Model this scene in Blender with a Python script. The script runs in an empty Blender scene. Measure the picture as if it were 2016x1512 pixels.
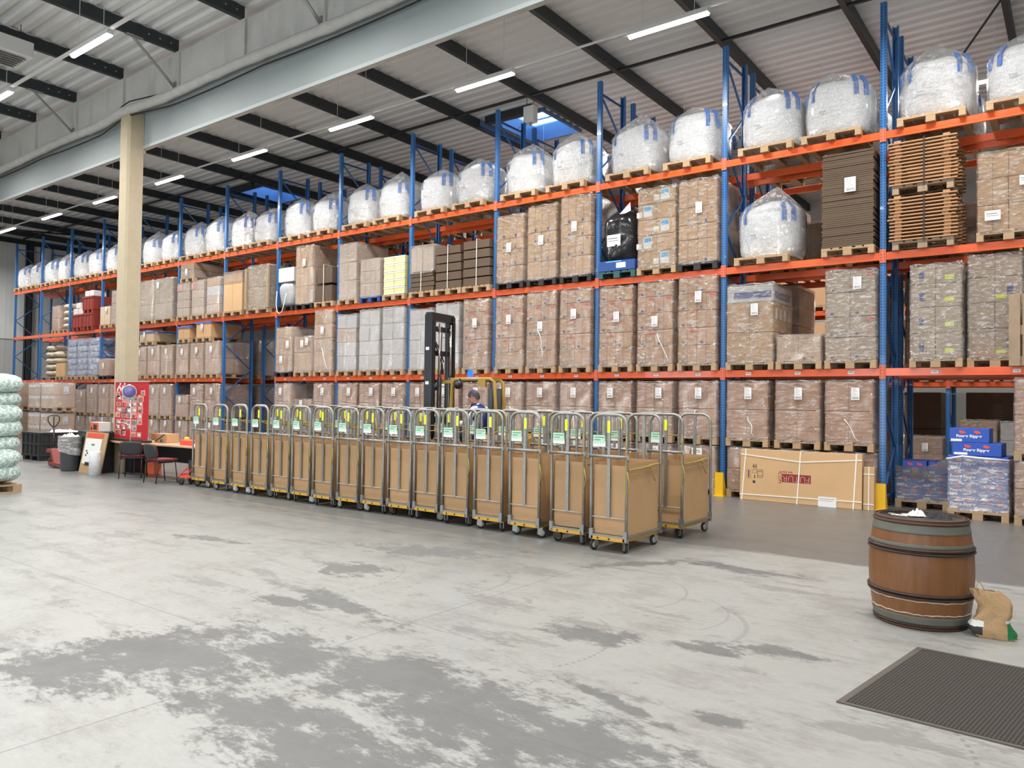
import bpy, bmesh, math, random
from mathutils import Vector, Matrix, Euler, noise
random.seed(7)
sc = bpy.context.scene
COL = sc.collection
PI = math.pi
# ------------------------------------------------------------------ camera
cam_d = bpy.data.cameras.new('camera'); cam = bpy.data.objects.new('camera', cam_d); COL.objects.link(cam)
cam_d.sensor_width = 36; cam_d.lens = 1495.82 / 2016 * 36; cam_d.clip_start = .05; cam_d.clip_end = 200
_R = ((0.79981012, 0.60010634, 0.01327237), (-0.00294052, 0.02602817, -0.99965689), (-0.60024589, 0.79949667, 0.02258222))
m = Matrix(((_R[0][0], -_R[1][0], -_R[2][0], 0), (_R[0][1], -_R[1][1], -_R[2][1], 0), (_R[0][2], -_R[1][2], -_R[2][2], 1.745), (0, 0, 0, 1)))
cam.matrix_world = m
sc.camera = cam
# ------------------------------------------------------------------ world, exposure
w = bpy.data.worlds.new('sky'); sc.world = w; w.use_nodes = True
bg = w.node_tree.nodes['Background']; bg.inputs[0].default_value = (.66, .82, 1, 1); bg.inputs[1].default_value = 2.4
sc.view_settings.view_transform = 'Standard'; sc.view_settings.look = 'None'
sc.view_settings.exposure = 0.68; sc.view_settings.gamma = 1; sc.view_settings.use_curve_mapping = False
LAMP_W = 122.0          # one LED batten
DOOR_W = 130.0         # daylight through one open dock door behind the camera
def area(name, loc, rot, sx, sy, power, col=(1, 1, 1), parent=None, spread=PI):
    d = bpy.data.lights.new(name, 'AREA'); d.shape = 'RECTANGLE'; d.size = sx; d.size_y = sy; d.energy = power; d.color = col; d.spread = spread
    o = bpy.data.objects.new(name, d); COL.objects.link(o); o.location = loc; o.rotation_euler = rot
    if parent: o.parent = parent
    return o
area('dock_daylight', (-6.5, -7.9, 2.0), (PI / 2, 0, 0), 3.6, 3.8, DOOR_W, (.93, .97, 1))
area('dock_daylight', (-16.5, -7.9, 2.0), (PI / 2, 0, 0), 3.6, 3.8, DOOR_W, (.93, .97, 1))
area('dock_daylight', (3.5, -7.9, 2.0), (PI / 2, 0, 0), 3.6, 3.8, DOOR_W * .8, (.93, .97, 1))
# ------------------------------------------------------------------ materials
class NT:
    def __init__(s, name):
        s.m = bpy.data.materials.new(name); s.m.use_nodes = True; s.t = s.m.node_tree; s.t.nodes.clear()
        s.out = s.t.nodes.new('ShaderNodeOutputMaterial')
    def n(s, typ, ins=None, **kw):
        nd = s.t.nodes.new(typ)
        for k, v in kw.items(): setattr(nd, k, v)
        for k, v in (ins or {}).items(): s.put(nd.inputs[k], v)
        return nd
    def put(s, sock, v):
        if isinstance(v, bpy.types.NodeSocket): s.t.links.new(v, sock)
        elif isinstance(v, bpy.types.Node): s.t.links.new(v.outputs[0], sock)
        else:
            if isinstance(v, tuple) and len(v) == 3 and sock.type == 'RGBA': v = v + (1,)
            sock.default_value = v
    def math(s, op, a, b=0, c=None, clamp=False):
        nd = s.t.nodes.new('ShaderNodeMath'); nd.operation = op; nd.use_clamp = clamp
        s.put(nd.inputs[0], a); s.put(nd.inputs[1], b)
        if c is not None: s.put(nd.inputs[2], c)
        return nd.outputs[0]
    def ramp(s, v, a, b):
        nd = s.n('ShaderNodeMapRange', {0: v, 1: a, 2: b}); nd.interpolation_type = 'SMOOTHSTEP'; return nd.outputs[0]
    def mix(s, f, a, b):
        nd = s.t.nodes.new('ShaderNodeMix'); nd.data_type = 'RGBA'
        s.put(nd.inputs[0], f); s.put(nd.inputs[6], a); s.put(nd.inputs[7], b); return nd.outputs[2]
    def co(s, kind='Object', scale=None):
        c = s.n('ShaderNodeTexCoord').outputs[kind]
        if scale: c = s.n('ShaderNodeMapping', {0: c, 3: scale}).outputs[0]
        return c
    def noise(s, scale=5, det=3, co=None, rough=.55):
        nd = s.n('ShaderNodeTexNoise', {'Scale': scale, 'Detail': det, 'Roughness': rough})
        if co is not None: s.put(nd.inputs['Vector'], co)
        return nd.outputs['Fac']
    def bsdf(s, col, rough=.5, metal=0., bump=None, bs=.3, dist=.01, **kw):
        b = s.n('ShaderNodeBsdfPrincipled', {'Base Color': col, 'Roughness': rough, 'Metallic': metal})
        for k, v in kw.items(): s.put(b.inputs[k.replace('_', ' ')], v)
        if bump is not None: s.put(b.inputs['Normal'], s.n('ShaderNodeBump', {'Strength': bs, 'Distance': dist, 'Height': bump}).outputs[0])
        return b
    def fin(s, sh): s.t.links.new(sh.outputs[0] if isinstance(sh, bpy.types.Node) else sh, s.out.inputs[0]); return s.m
def simple(name, col, rough=.5, metal=0, var=0., vscale=6, bump=0, bscale=40, coat=0):
    t = NT(name); c = col
    if var:
        f = t.noise(vscale, 4, t.co())
        c = t.mix(f, tuple(max(0, x * (1 - var)) for x in col), tuple(min(1, x * (1 + var)) for x in col))
    b = t.bsdf(c, rough, metal, t.noise(bscale, 3, t.co()) if bump else None, bump)
    if coat: b.inputs['Coat Weight'].default_value = coat
    return t.fin(b)
def cardboard(name, col, rough=.62, ridge=True):
    t = NT(name)
    rnd = t.n('ShaderNodeObjectInfo').outputs['Random']
    f = t.noise(2.2, 4, t.co())
    c = t.mix(f, tuple(x * .86 for x in col), tuple(min(1, x * 1.1) for x in col))
    hsv = t.n('ShaderNodeHueSaturation', {'Value': t.math('MULTIPLY_ADD', rnd, .16, .92), 'Color': c})
    return t.fin(t.bsdf(hsv.outputs[0], rough, 0, t.noise(1, 2, t.co(scale=(60, 60, 8))), .08))
def film_mat(name, haze=.03, gl=.42, streak=(2.0, 2.0, 12), tint=(1, 1, 1), bs=1., crease=.62):
    t = NT(name)
    co = t.co('Generated', streak)
    n1 = t.noise(2.2, 5, co, .62); n2 = t.noise(9, 3, co, .6)
    h = t.math('ADD', n1, t.math('MULTIPLY', n2, .35))
    bmp = t.n('ShaderNodeBump', {'Strength': bs, 'Distance': .16, 'Height': h}).outputs[0]
    tr = t.n('ShaderNodeBsdfTransparent', {'Color': tint})
    g = t.n('ShaderNodeBsdfGlossy', {'Color': (1, 1, 1), 'Roughness': .13, 'Normal': bmp})
    d = t.n('ShaderNodeMixShader', {0: .5, 1: t.n('ShaderNodeBsdfDiffuse', {'Color': (.95, .95, .95)}), 2: t.n('ShaderNodeBsdfGlossy', {'Color': (1, 1, 1), 'Roughness': .42, 'Normal': bmp})})
    s1 = t.ramp(n1, .52, .70)
    n3 = t.noise(3.1, 4, t.n('ShaderNodeMapping', {0: co, 1: (3.7, 1.2, .4)}).outputs[0], .6)
    cr = t.math('MULTIPLY', t.ramp(t.math('ABSOLUTE', t.math('SUBTRACT', n3, .5)), .034, .004), t.ramp(n1, .42, .56))
    bl = t.math('MULTIPLY', t.ramp(n2, .55, .64), t.ramp(n1, .50, .60))
    cr = t.math('MAXIMUM', cr, t.math('MULTIPLY', bl, .7))
    lw = t.n('ShaderNodeLayerWeight', {'Blend': .35, 'Normal': bmp}).outputs['Fresnel']
    m1 = t.n('ShaderNodeMixShader', {0: t.math('MULTIPLY_ADD', cr, crease, t.math('MULTIPLY_ADD', s1, haze * 2.4, haze), clamp=True), 1: tr, 2: d})
    m2 = t.n('ShaderNodeMixShader', {0: t.math('MULTIPLY_ADD', lw, .5, gl * .35, clamp=True), 1: m1, 2: g})
    return t.fin(m2)
M = {}
M['brown'] = cardboard('cardboard_brown', (.56, .335, .175))
M['brown2'] = cardboard('cardboard_reddish', (.53, .30, .175))
M['tan'] = cardboard('cardboard_tan', (.58, .37, .19))
M['kraft'] = cardboard('cardboard_liner', (.45, .275, .135))
M['grey_card'] = cardboard('cardboard_greyish', (.48, .37, .25))
M['pale_card'] = cardboard('cardboard_pale', (.62, .48, .36))
M['white_card'] = cardboard('cardboard_white', (.66, .64, .62))
M['dark_card'] = cardboard('cardboard_corrugated_dark', (.105, .068, .042), .8)
M['blue_card'] = cardboard('cardboard_printed_blue', (.014, .085, .48), .4)
M['film'] = film_mat('stretch_film')
M['film_heavy'] = film_mat('stretch_film_heavy', .06, .42, (2.6, 2.6, 17), crease=.75)
M['film_blue'] = film_mat('stretch_film_frosted', .20, .45, (1.6, 1.6, 5), crease=.40)
M['film_bag'] = film_mat('bag_film', .10, .42, (5, 5, 7), bs=1.0, crease=.6)
M['film_dark'] = simple('film_black', (.012, .012, .014), .18, bump=.8, bscale=9)
M['paper'] = simple('paper_white', (.82, .82, .8), .55)
M['ink'] = simple('ink_black', (.03, .03, .035), .6)
M['ink_black'] = M['ink']
M['ink_grey'] = simple('ink_grey', (.2, .2, .22), .6)
M['ink_blue'] = simple('ink_blue', (.03, .06, .25), .6)
M['ink_cyan'] = simple('ink_cyan', (.10, .42, .75), .6)
M['ink_red'] = simple('ink_red', (.75, .09, .05), .6)
M['ink_maroon'] = simple('ink_maroon', (.24, .025, .025), .6)
M['ink_pink'] = simple('ink_pink', (.7, .35, .3), .6)
M['wood'] = simple('pallet_wood', (.41, .28, .16), .75, var=.3, vscale=5, bump=.2)
M['wood_old'] = simple('pallet_wood_aged', (.33, .24, .16), .8, var=.3, vscale=5, bump=.2)
M['wood_slat'] = simple('slat_wood', (.42, .23, .11), .7, var=.3, vscale=5)
M['plas_black'] = simple('plastic_black', (.015, .016, .018), .45)
M['plas_blue'] = simple('plastic_blue', (.012, .06, .25), .4)
M['plas_red'] = simple('plastic_red', (.25, .035, .025), .45)
M['plas_green_black'] = simple('plastic_dark_grey', (.022, .026, .028), .5, var=.2)
M['steel'] = simple('galvanised_steel', (.42, .42, .40), .38, .85, var=.2, vscale=12)
M['steel_dark'] = simple('painted_dark_steel', (.022, .026, .030), .5)
M['cart_steel'] = simple('cart_tube_steel', (.30, .30, .28), .42, .7, var=.3, vscale=20)
M['cart_yellow'] = simple('cart_deck_yellow', (.62, .34, .03), .5, var=.2)
M['rubber'] = simple('rubber_black', (.02, .02, .02), .7)
M['wheel_grey'] = simple('wheel_hub_grey', (.42, .42, .40), .5)
M['orange'] = simple('beam_orange', (.80, .115, .022), .35, var=.08, coat=.25)
M['orange_pale'] = simple('beam_connector_orange', (.72, .15, .07), .4)
M['yellow'] = simple('guard_yellow', (.85, .50, .01), .45, var=.12)
M['strap_white'] = simple('strap_white', (.85, .82, .74), .5)
M['strap_yellow'] = simple('cord_yellow', (.40, .30, .07), .8)
M['tag_yellow'] = simple('tag_yellow', (.80, .90, .03), .5)
M['tag_green'] = simple('tag_green', (.45, .78, .55), .6)
M['bag_white'] = None
def bag_mat():
    t = NT('woven_white_bag')
    n1 = t.noise(5, 4, t.co(scale=(1, 1, 2.2)))
    return t.fin(t.bsdf((.88, .90, .92), .42, 0, n1, .7, .04))
M['bag_white'] = bag_mat()
M['loop_blue'] = simple('loop_blue', (.06, .15, .42), .6)
def perforated(name, col):
    t = NT(name); co = t.co()
    sep = t.n('ShaderNodeSeparateXYZ', {0: co})
    z = t.math('FRACT', t.math('MULTIPLY', sep.outputs[2], 20.0))
    az = t.math('ABSOLUTE', t.math('SUBTRACT', z, .5))
    ax = t.math('ABSOLUTE', t.math('SUBTRACT', t.math('ABSOLUTE', sep.outputs[0]), .026))
    hole = t.math('MULTIPLY', t.math('LESS_THAN', az, .27), t.math('LESS_THAN', ax, .008))
    c = t.mix(hole, col, tuple(x * .12 for x in col))
    b = t.bsdf(c, .36); b.inputs['Coat Weight'].default_value = .2
    return t.fin(b)
M['blue'] = perforated('upright_blue', (.035, .16, .42))
M['blue_plain'] = simple('brace_blue', (.025, .11, .32), .4)
M['blue_dark'] = simple('upright_rear_blue', (.015, .07, .26), .4)

# ------------------------------------------------------------------ mesh building
class MB:
    def __init__(s): s.v = []; s.f = []; s.mi = []; s.sm = []
    def add(s, vs, fs, m=0, smooth=False):
        b = len(s.v); s.v += [tuple(v) for v in vs]; s.f += [tuple(i + b for i in f) for f in fs]
        s.mi += [m] * len(fs); s.sm += [smooth] * len(fs); return s
    def box(s, x0, x1, y0, y1, z0, z1, m=0, bev=0.):
        if bev:
            b = bev
            X = (x0, x1); Y = (y0, y1); Z = (z0, z1); vs = []; idx = {}
            for i in (0, 1):
                for j in (0, 1):
                    for k in (0, 1):
                        sx, sy, sz = (1, -1)[i], (1, -1)[j], (1, -1)[k]
                        for ax in range(3):
                            p = [X[i] + sx * b, Y[j] + sy * b, Z[k] + sz * b]; p[ax] = (X[i], Y[j], Z[k])[ax]
                            idx[(i, j, k, ax)] = len(vs); vs.append(p)
            fs = []
            for ax in range(3):
                o = [a for a in range(3) if a != ax]
                for side in (0, 1):
                    q = []
                    for a, c in ((0, 0), (1, 0), (1, 1), (0, 1)):
                        key = [0, 0, 0]; key[ax] = side; key[o[0]] = a; key[o[1]] = c
                        q.append(idx[(key[0], key[1], key[2], ax)])
                    fs.append(q)
                    # edges along axis o? handled below
            for ax in range(3):           # edges parallel to ax
                o = [a for a in range(3) if a != ax]
                for a in (0, 1):
                    for c in (0, 1):
                        q = []
                        for t_, face in ((0, o[0]), (1, o[0]), (1, o[1]), (0, o[1])):
                            key = [0, 0, 0]; key[ax] = t_; key[o[0]] = a; key[o[1]] = c
                            q.append(idx[(key[0], key[1], key[2], face)])
                        fs.append(q)
            for i in (0, 1):
                for j in (0, 1):
                    for k in (0, 1): fs.append([idx[(i, j, k, 0)], idx[(i, j, k, 1)], idx[(i, j, k, 2)]])
            return s.add(vs, fs, m)
        vs = [(x, y, z) for x in (x0, x1) for y in (y0, y1) for z in (z0, z1)]
        return s.add(vs, [(0, 1, 3, 2), (4, 6, 7, 5), (0, 4, 5, 1), (2, 3, 7, 6), (0, 2, 6, 4), (1, 5, 7, 3)], m)
    def obox(s, c, sx, sy, sz, rot=(0, 0, 0), m=0):
        Rm = Euler(rot).to_matrix(); c = Vector(c)
        vs = [c + Rm @ Vector((x * sx / 2, y * sy / 2, z * sz / 2)) for x in (-1, 1) for y in (-1, 1) for z in (-1, 1)]
        return s.add(vs, [(0, 1, 3, 2), (4, 6, 7, 5), (0, 4, 5, 1), (2, 3, 7, 6), (0, 2, 6, 4), (1, 5, 7, 3)], m)
    def bar(s, a, b, w_, h_, m=0):
        a = Vector(a); b = Vector(b); d = (b - a).normalized()
        up = Vector((0, 0, 1)) if abs(d.z) < .95 else Vector((0, 1, 0))
        r = d.cross(up).normalized() * w_ / 2; u = r.cross(d).normalized() * h_ / 2
        vs = [p + sr * r + su * u for p in (a, b) for sr, su in ((-1, -1), (1, -1), (1, 1), (-1, 1))]
        return s.add(vs, [(0, 1, 2, 3), (7, 6, 5, 4), (0, 4, 5, 1), (1, 5, 6, 2), (2, 6, 7, 3), (3, 7, 4, 0)], m)
    def tube(s, pts, r, seg=8, m=0, cap=True):
        pts = [Vector(p) for p in pts]; n = len(pts); vs = []; fs = []
        t0 = (pts[1] - pts[0]).normalized(); ref = Vector((0, 0, 1)) if abs(t0.z) < .9 else Vector((1, 0, 0))
        u = t0.cross(ref).normalized()
        for i, p in enumerate(pts):
            t = ((pts[min(i + 1, n - 1)] - pts[max(i - 1, 0)])).normalized()
            u = (u - t * u.dot(t)).normalized(); v_ = t.cross(u)
            rr = r[i] if isinstance(r, (list, tuple)) else r
            for k in range(seg):
                a = 2 * PI * k / seg; vs.append(p + (u * math.cos(a) + v_ * math.sin(a)) * rr)
        for i in range(n - 1):
            for k in range(seg):
                k2 = (k + 1) % seg; fs.append((i * seg + k, i * seg + k2, (i + 1) * seg + k2, (i + 1) * seg + k))
        if cap: fs.append(tuple(range(seg))[::-1]); fs.append(tuple((n - 1) * seg + k for k in range(seg)))
        return s.add(vs, fs, m, True)
    def lathe(s, prof, seg=32, m=0, c=(0, 0, 0), axis='Z'):
        vs = []; fs = []; n = len(prof)
        for r, z in prof:
            for k in range(seg):
                a = 2 * PI * k / seg; x, y = r * math.cos(a), r * math.sin(a)
                p = (x, y, z) if axis == 'Z' else ((z, x, y) if axis == 'X' else (x, z, y))
                vs.append((p[0] + c[0], p[1] + c[1], p[2] + c[2]))
        for i in range(n - 1):
            for k in range(seg):
                k2 = (k + 1) % seg; fs.append((i * seg + k, i * seg + k2, (i + 1) * seg + k2, (i + 1) * seg + k))
        fs.append(tuple(range(seg))[::-1]); fs.append(tuple((n - 1) * seg + k for k in range(seg)))
        return s.add(vs, fs, m, True)
    def quad(s, p, m=0): return s.add(p, [(0, 1, 2, 3)], m)
    def mesh(s, name, mats):
        me = bpy.data.meshes.new(name); me.from_pydata(s.v, [], s.f)
        for mt in (mats if isinstance(mats, (list, tuple)) else [mats]): me.materials.append(M[mt] if isinstance(mt, str) else mt)
        me.polygons.foreach_set('material_index', s.mi); me.polygons.foreach_set('use_smooth', s.sm)
        bm = bmesh.new(); bm.from_mesh(me); bmesh.ops.recalc_face_normals(bm, faces=bm.faces); bm.to_mesh(me); bm.free()
        me.update(); return me
def smooth_angle(me, ang=.7):
    try: me.set_sharp_from_angle(angle=ang)
    except Exception: pass
    return me
CACHE = {}
def cached(key, fn):
    if key not in CACHE: CACHE[key] = fn()
    return CACHE[key]
def thing(name, label, cat, loc=(0, 0, 0), rz=0, group=None, kind=None):
    o = bpy.data.objects.new(name, None); COL.objects.link(o); o.empty_display_size = .1
    o.location = loc; o.rotation_euler = (0, 0, rz); o['label'] = label; o['category'] = cat
    if group: o['group'] = group
    return o
def part(name, me, parent, loc=(0, 0, 0), rot=(0, 0, 0), scale=(1, 1, 1), label=None):
    o = bpy.data.objects.new(name, me); COL.objects.link(o); o.parent = parent
    o.location = loc; o.rotation_euler = rot; o.scale = scale
    if label: o['label'] = label
    return o
def solo(name, me, label, cat, loc=(0, 0, 0), rz=0, group=None):
    o = bpy.data.objects.new(name, me); COL.objects.link(o); o.location = loc; o.rotation_euler = (0, 0, rz)
    o['label'] = label; o['category'] = cat
    if group: o['group'] = group
    return o
def struct(name, me, loc=(0, 0, 0)):
    o = bpy.data.objects.new(name, me); COL.objects.link(o); o.location = loc; o['kind'] = 'structure'; return o
def text_mesh(s, size, mat, ext=.001, bold=0.):
    c = bpy.data.curves.new('t', 'FONT'); c.body = s; c.size = size; c.extrude = ext; c.align_x = 'CENTER'; c.align_y = 'CENTER'; c.offset = bold
    o = bpy.data.objects.new('t', c); COL.objects.link(o); bpy.context.view_layer.update()
    me = bpy.data.meshes.new_from_object(o.evaluated_get(bpy.context.evaluated_depsgraph_get()))
    bpy.data.objects.remove(o); me.materials.clear(); me.materials.append(M[mat]); return me
ORD = ['first', 'second', 'third', 'fourth', 'fifth', 'sixth', 'seventh', 'eighth', 'ninth', 'tenth', 'eleventh', 'twelfth', 'thirteenth', 'fourteenth', 'fifteenth', 'sixteenth', 'seventeenth', 'eighteenth']

# ------------------------------------------------------------------ the hall
XW, XR, YF, YB, ZR = -42.1, 9.0, -8.0, 31.0, 9.72
def floor_mat():
    t = NT('polished_concrete'); P = t.n('ShaderNodeNewGeometry').outputs['Position']
    big = t.noise(.35, 5, P, .6); mid = t.noise(1.6, 7, P, .68); fine = t.noise(9, 6, P, .7)
    st = t.noise(3.0, 6, t.n('ShaderNodeMapping', {0: P, 2: (0, 0, .35), 3: (.45, 1.6, 1)}).outputs[0], .7)
    gr = t.noise(20, 8, t.n('ShaderNodeMapping', {0: P, 2: (0, 0, .4), 3: (.6, 1.4, 1)}).outputs[0], .75)
    patches = [(-4.9, 2.75, .8, .5, .3), (-4.35, 3.3, .8, .36, 0), (-3.55, 3.4, .85, .38, .1), (-2.75, 3.3, .85, .5, 0), (-5.2, 2.2, .7, .3, .2), (-2.1, 3.35, .6, .35, 0), (-3.6, 2.6, .7, .2, .3), (-2.6, 2.5, .6, .25, .2),
               (-6.02, 5.3, .42, .26, .2), (-5.1, 4.35, .75, .14, -.15), (-5.5, 4.1, .35, .12, 0), (-6.1, 6.5, .8, .3, .4), (-2.1, 5.25, .26, .14, .2),
               (-1.75, 5.5, .25, .1, 0), (-3.0, 4.95, .35, .22, 0), (-3.0, 2.45, .6, .32, .3), (-2.1, 2.7, .5, .35, 0), (-3.9, 7.4, .5, .12, .9), (-2.9, 7.9, .5, .16, 0),
               (-1.6, 4.1, .16, .06, 0), (-2.2, 3.95, .4, .06, -.3), (-8.6, 5.3, .5, .12, .2), (-5.6, 7.2, .5, .16, 0)]
    acc = None
    for cx, cy, rx, ry, a in patches:
        mp = t.n('ShaderNodeMapping', {0: P, 1: (cx, cy, 0), 2: (0, 0, a), 3: (rx, ry, 1)}, vector_type='TEXTURE').outputs[0]
        L = t.n('ShaderNodeVectorMath', {0: mp}, operation='LENGTH').outputs['Value']
        v = t.math('SUBTRACT', 1.25, L)
        acc = v if acc is None else t.math('MAXIMUM', acc, v)
    brk = t.noise(5.5, 8, t.n('ShaderNodeMapping', {0: P, 2: (0, 0, .5), 3: (.7, 1.3, 1)}).outputs[0], .75)
    e = t.math('ADD', t.math('MULTIPLY', t.math('SUBTRACT', gr, .5), .9), t.math('ADD', t.math('MULTIPLY', acc, .95), t.math('MULTIPLY', t.math('SUBTRACT', t.math('ADD', t.math('ADD', mid, t.math('MULTIPLY', st, .25)), t.math('MULTIPLY', brk, 1.9)), 1.59), 2.1)))
    pm = t.ramp(e, .0, .58)
    dirt = t.ramp(t.math('ADD', t.math('MULTIPLY', mid, .5), t.math('ADD', t.math('MULTIPLY', st, .4), t.math('MULTIPLY', brk, .3))), .56, .72)
    c = t.mix(big, (.27, .272, .258), (.35, .356, .345))
    c = t.mix(t.math('MULTIPLY', dirt, .55), c, (.19, .175, .16))
    c = t.mix(t.math('MULTIPLY', t.math('MULTIPLY', t.ramp(gr, .52, .66), t.ramp(mid, .38, .62)), .38), c, (.15, .145, .135))
    c = t.mix(t.math('MULTIPLY', t.ramp(gr, .50, .36), .22), c, (.46, .46, .45))
    c = t.mix(t.math('MULTIPLY', pm, .80), c, t.mix(t.math('ADD', t.math('MULTIPLY', fine, .6), t.math('MULTIPLY', big, .4)), (.055, .057, .058), (.125, .125, .123)))
    sm = t.noise(1.15, 6, t.n('ShaderNodeMapping', {0: P, 1: (5, 3, 0), 2: (0, 0, .25), 3: (.6, 2.2, 1)}).outputs[0], .62)
    c = t.mix(t.math('MULTIPLY', t.ramp(t.math('ADD', sm, t.math('MULTIPLY', t.math('SUBTRACT', gr, .5), .25)), .57, .63), .5), c, (.15, .145, .14))
    sc2 = t.noise(3.4, 3, t.n('ShaderNodeMapping', {0: P, 1: (1, 7, 0), 2: (0, 0, -.5), 3: (.16, 3.0, 1)}).outputs[0], .5)
    c = t.mix(t.math('MULTIPLY', t.ramp(sc2, .66, .70), .35), c, (.12, .12, .12))
    sep = t.n('ShaderNodeSeparateXYZ', {0: P}); X, Y = sep.outputs[0], sep.outputs[1]
    bt = t.noise(2.7, 5, t.n('ShaderNodeMapping', {0: P, 1: (9, 4, 0)}).outputs[0], .6)
    c = t.mix(t.math('MULTIPLY', t.ramp(t.math('ADD', bt, t.math('MULTIPLY', t.math('SUBTRACT', gr, .5), .3)), .62, .70), .5), c, (.13, .12, .11))
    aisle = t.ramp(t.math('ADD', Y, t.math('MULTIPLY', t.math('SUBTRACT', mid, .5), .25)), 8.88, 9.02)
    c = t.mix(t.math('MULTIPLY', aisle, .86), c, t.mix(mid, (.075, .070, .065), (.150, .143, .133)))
    def line(coord, v, wd=.006): return t.math('LESS_THAN', t.math('ABSOLUTE', t.math('SUBTRACT', coord, v)), wd)
    ln = line(Y, 3.28)
    for v in (8.95, -2.4): ln = t.math('MAXIMUM', ln, line(Y, v))
    for v in (-4.22, 1.6, -10.0, -15.8, -21.6, -27.4): ln = t.math('MAXIMUM', ln, line(X, v))
    c = t.mix(t.math('MULTIPLY', ln, .6), c, (.1, .1, .1))
    # tyre scuffs: dashed arcs
    for cx, cy, r, wd in ((-3.6, 6.3, .75, .013), (-3.0, 5.9, .7, .011), (-2.9, 5.6, .85, .020), (-5.2, 5.6, .8, .014), (-3.6, 4.6, .9, .012), (-1.4, 4.2, 1.0, .012), (-6.4, 4.9, 1.1, .012)):
        d = t.n('ShaderNodeVectorMath', {0: P, 1: (cx, cy, 0)}, operation='SUBTRACT').outputs[0]
        L = t.n('ShaderNodeVectorMath', {0: d}, operation='LENGTH').outputs['Value']
        s2 = t.n('ShaderNodeSeparateXYZ', {0: d}); an = t.math('ARCTAN2', s2.outputs[1], s2.outputs[0])
        arc = t.math('MULTIPLY', t.math('LESS_THAN', t.math('ABSOLUTE', t.math('SUBTRACT', L, r)), wd), t.math('LESS_THAN', t.math('ABSOLUTE', t.math('SUBTRACT', an, .3)), .75))
        dash = t.math('GREATER_THAN', t.math('FRACT', t.math('MULTIPLY', an, 9 / r * 1.6)), .45)
        c = t.mix(t.math('MULTIPLY', t.math('MULTIPLY', arc, dash), .55), c, (.13, .13, .13))
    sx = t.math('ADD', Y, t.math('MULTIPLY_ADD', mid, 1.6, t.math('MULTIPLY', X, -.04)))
    light_falloff = t.math('MULTIPLY', t.math('MULTIPLY', t.ramp(sx, 5.9, 8.6), t.ramp(X, -3.2, -5.5)), t.math('SUBTRACT', 1, aisle))  # floor colour darkened toward the carts in place of daylight falling off
    c = t.mix(t.math('MULTIPLY', light_falloff, .74), c, t.mix(brk, (.09, .092, .09), (.19, .192, .188)))
    rg = t.math('MULTIPLY_ADD', pm, .14, t.math('MULTIPLY_ADD', mid, .22, .26))
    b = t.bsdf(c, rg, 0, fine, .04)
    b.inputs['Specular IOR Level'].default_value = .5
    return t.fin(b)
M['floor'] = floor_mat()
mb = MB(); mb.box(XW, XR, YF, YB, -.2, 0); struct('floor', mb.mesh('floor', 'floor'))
def cladding(name, c1, c2, zsplit):
    t = NT(name); P = t.n('ShaderNodeNewGeometry').outputs['Position']; sep = t.n('ShaderNodeSeparateXYZ', {0: P})
    f = t.math('GREATER_THAN', sep.outputs[2], zsplit); c = t.mix(f, c1, c2)
    c = t.mix(t.math('MULTIPLY', t.math('LESS_THAN', t.math('ABSOLUTE', t.math('SUBTRACT', sep.outputs[2], zsplit)), .03), .8), c, (.05, .05, .05))
    rib = t.math('SINE', t.math('MULTIPLY', t.math('ADD', sep.outputs[1], sep.outputs[0]), 30))
    return t.fin(t.bsdf(c, .5, 0, rib, .15, .01))
M['clad'] = cladding('wall_cladding', (.44, .45, .44), (.66, .68, .67), 4.45)
mb = MB(); mb.box(XW - .2, XW, YF, YB, 0, ZR); struct('wall_left', mb.mesh('wall_left', 'clad'))
mb = MB(); mb.box(XR, XR + .2, YF, YB, 0, ZR); struct('wall_right', mb.mesh('wall_right', 'clad'))
mb = MB(); mb.box(XW, XR, YB, YB + .2, 0, ZR); struct('wall_back', mb.mesh('wall_back', 'clad'))
mb = MB()
xs = [XW, -18.4, -14.6, -8.4, -4.6, 1.6, 5.4, XR]
for i in range(0, 7, 2): mb.box(xs[i], xs[i + 1], YF - .2, YF, 0, ZR)
for i in range(1, 6, 2): mb.box(xs[i], xs[i + 1], YF - .2, YF, 4.0, ZR)
struct('wall_front', mb.mesh('wall_front', 'clad'))
# roof deck of trapezoidal sheet running along the racks, with two skylight openings
SKY = ((-13.35, -11.75, 16.85, 18.75), (-25.9, -24.5, 16.95, 18.8))
def roof():
    mb = MB(); per = .333; y = YF
    prof = []
    while y < YB:
        prof += [(y, ZR), (y + .12, ZR), (y + .16, ZR + .05), (y + .29, ZR + .05)]; y += per
    prof.append((y, ZR))
    def strip(x0, x1, ys):
        vs = []; fs = []
        for (yy, zz) in ys: vs += [(x0, yy, zz), (x1, yy, zz)]
        for i in range(len(ys) - 1): fs.append((2 * i, 2 * i + 1, 2 * i + 3, 2 * i + 2))
        mb.add(vs, fs)
    a, b_ = SKY
    xs_ = [XW - .2, b_[0], b_[1], a[0], a[1], XR + .2]
    for i in range(5):
        if i in (1, 3):
            s_ = b_ if i == 1 else a
            strip(xs_[i], xs_[i + 1], [p for p in prof if p[0] <= s_[2]]); strip(xs_[i], xs_[i + 1], [p for p in prof if p[0] >= s_[3]])
        else: strip(xs_[i], xs_[i + 1], prof)
    return mb.mesh('ceiling', 'roofing')
def roof_mat():
    t = NT('roof_sheet'); P = t.n('ShaderNodeNewGeometry').outputs['Position']
    return t.fin(t.bsdf(t.mix(t.noise(.6, 4, P), (.66, .66, .645), (.76, .76, .74)), .5))
M['roofing'] = roof_mat()
struct('ceiling', roof())
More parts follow.
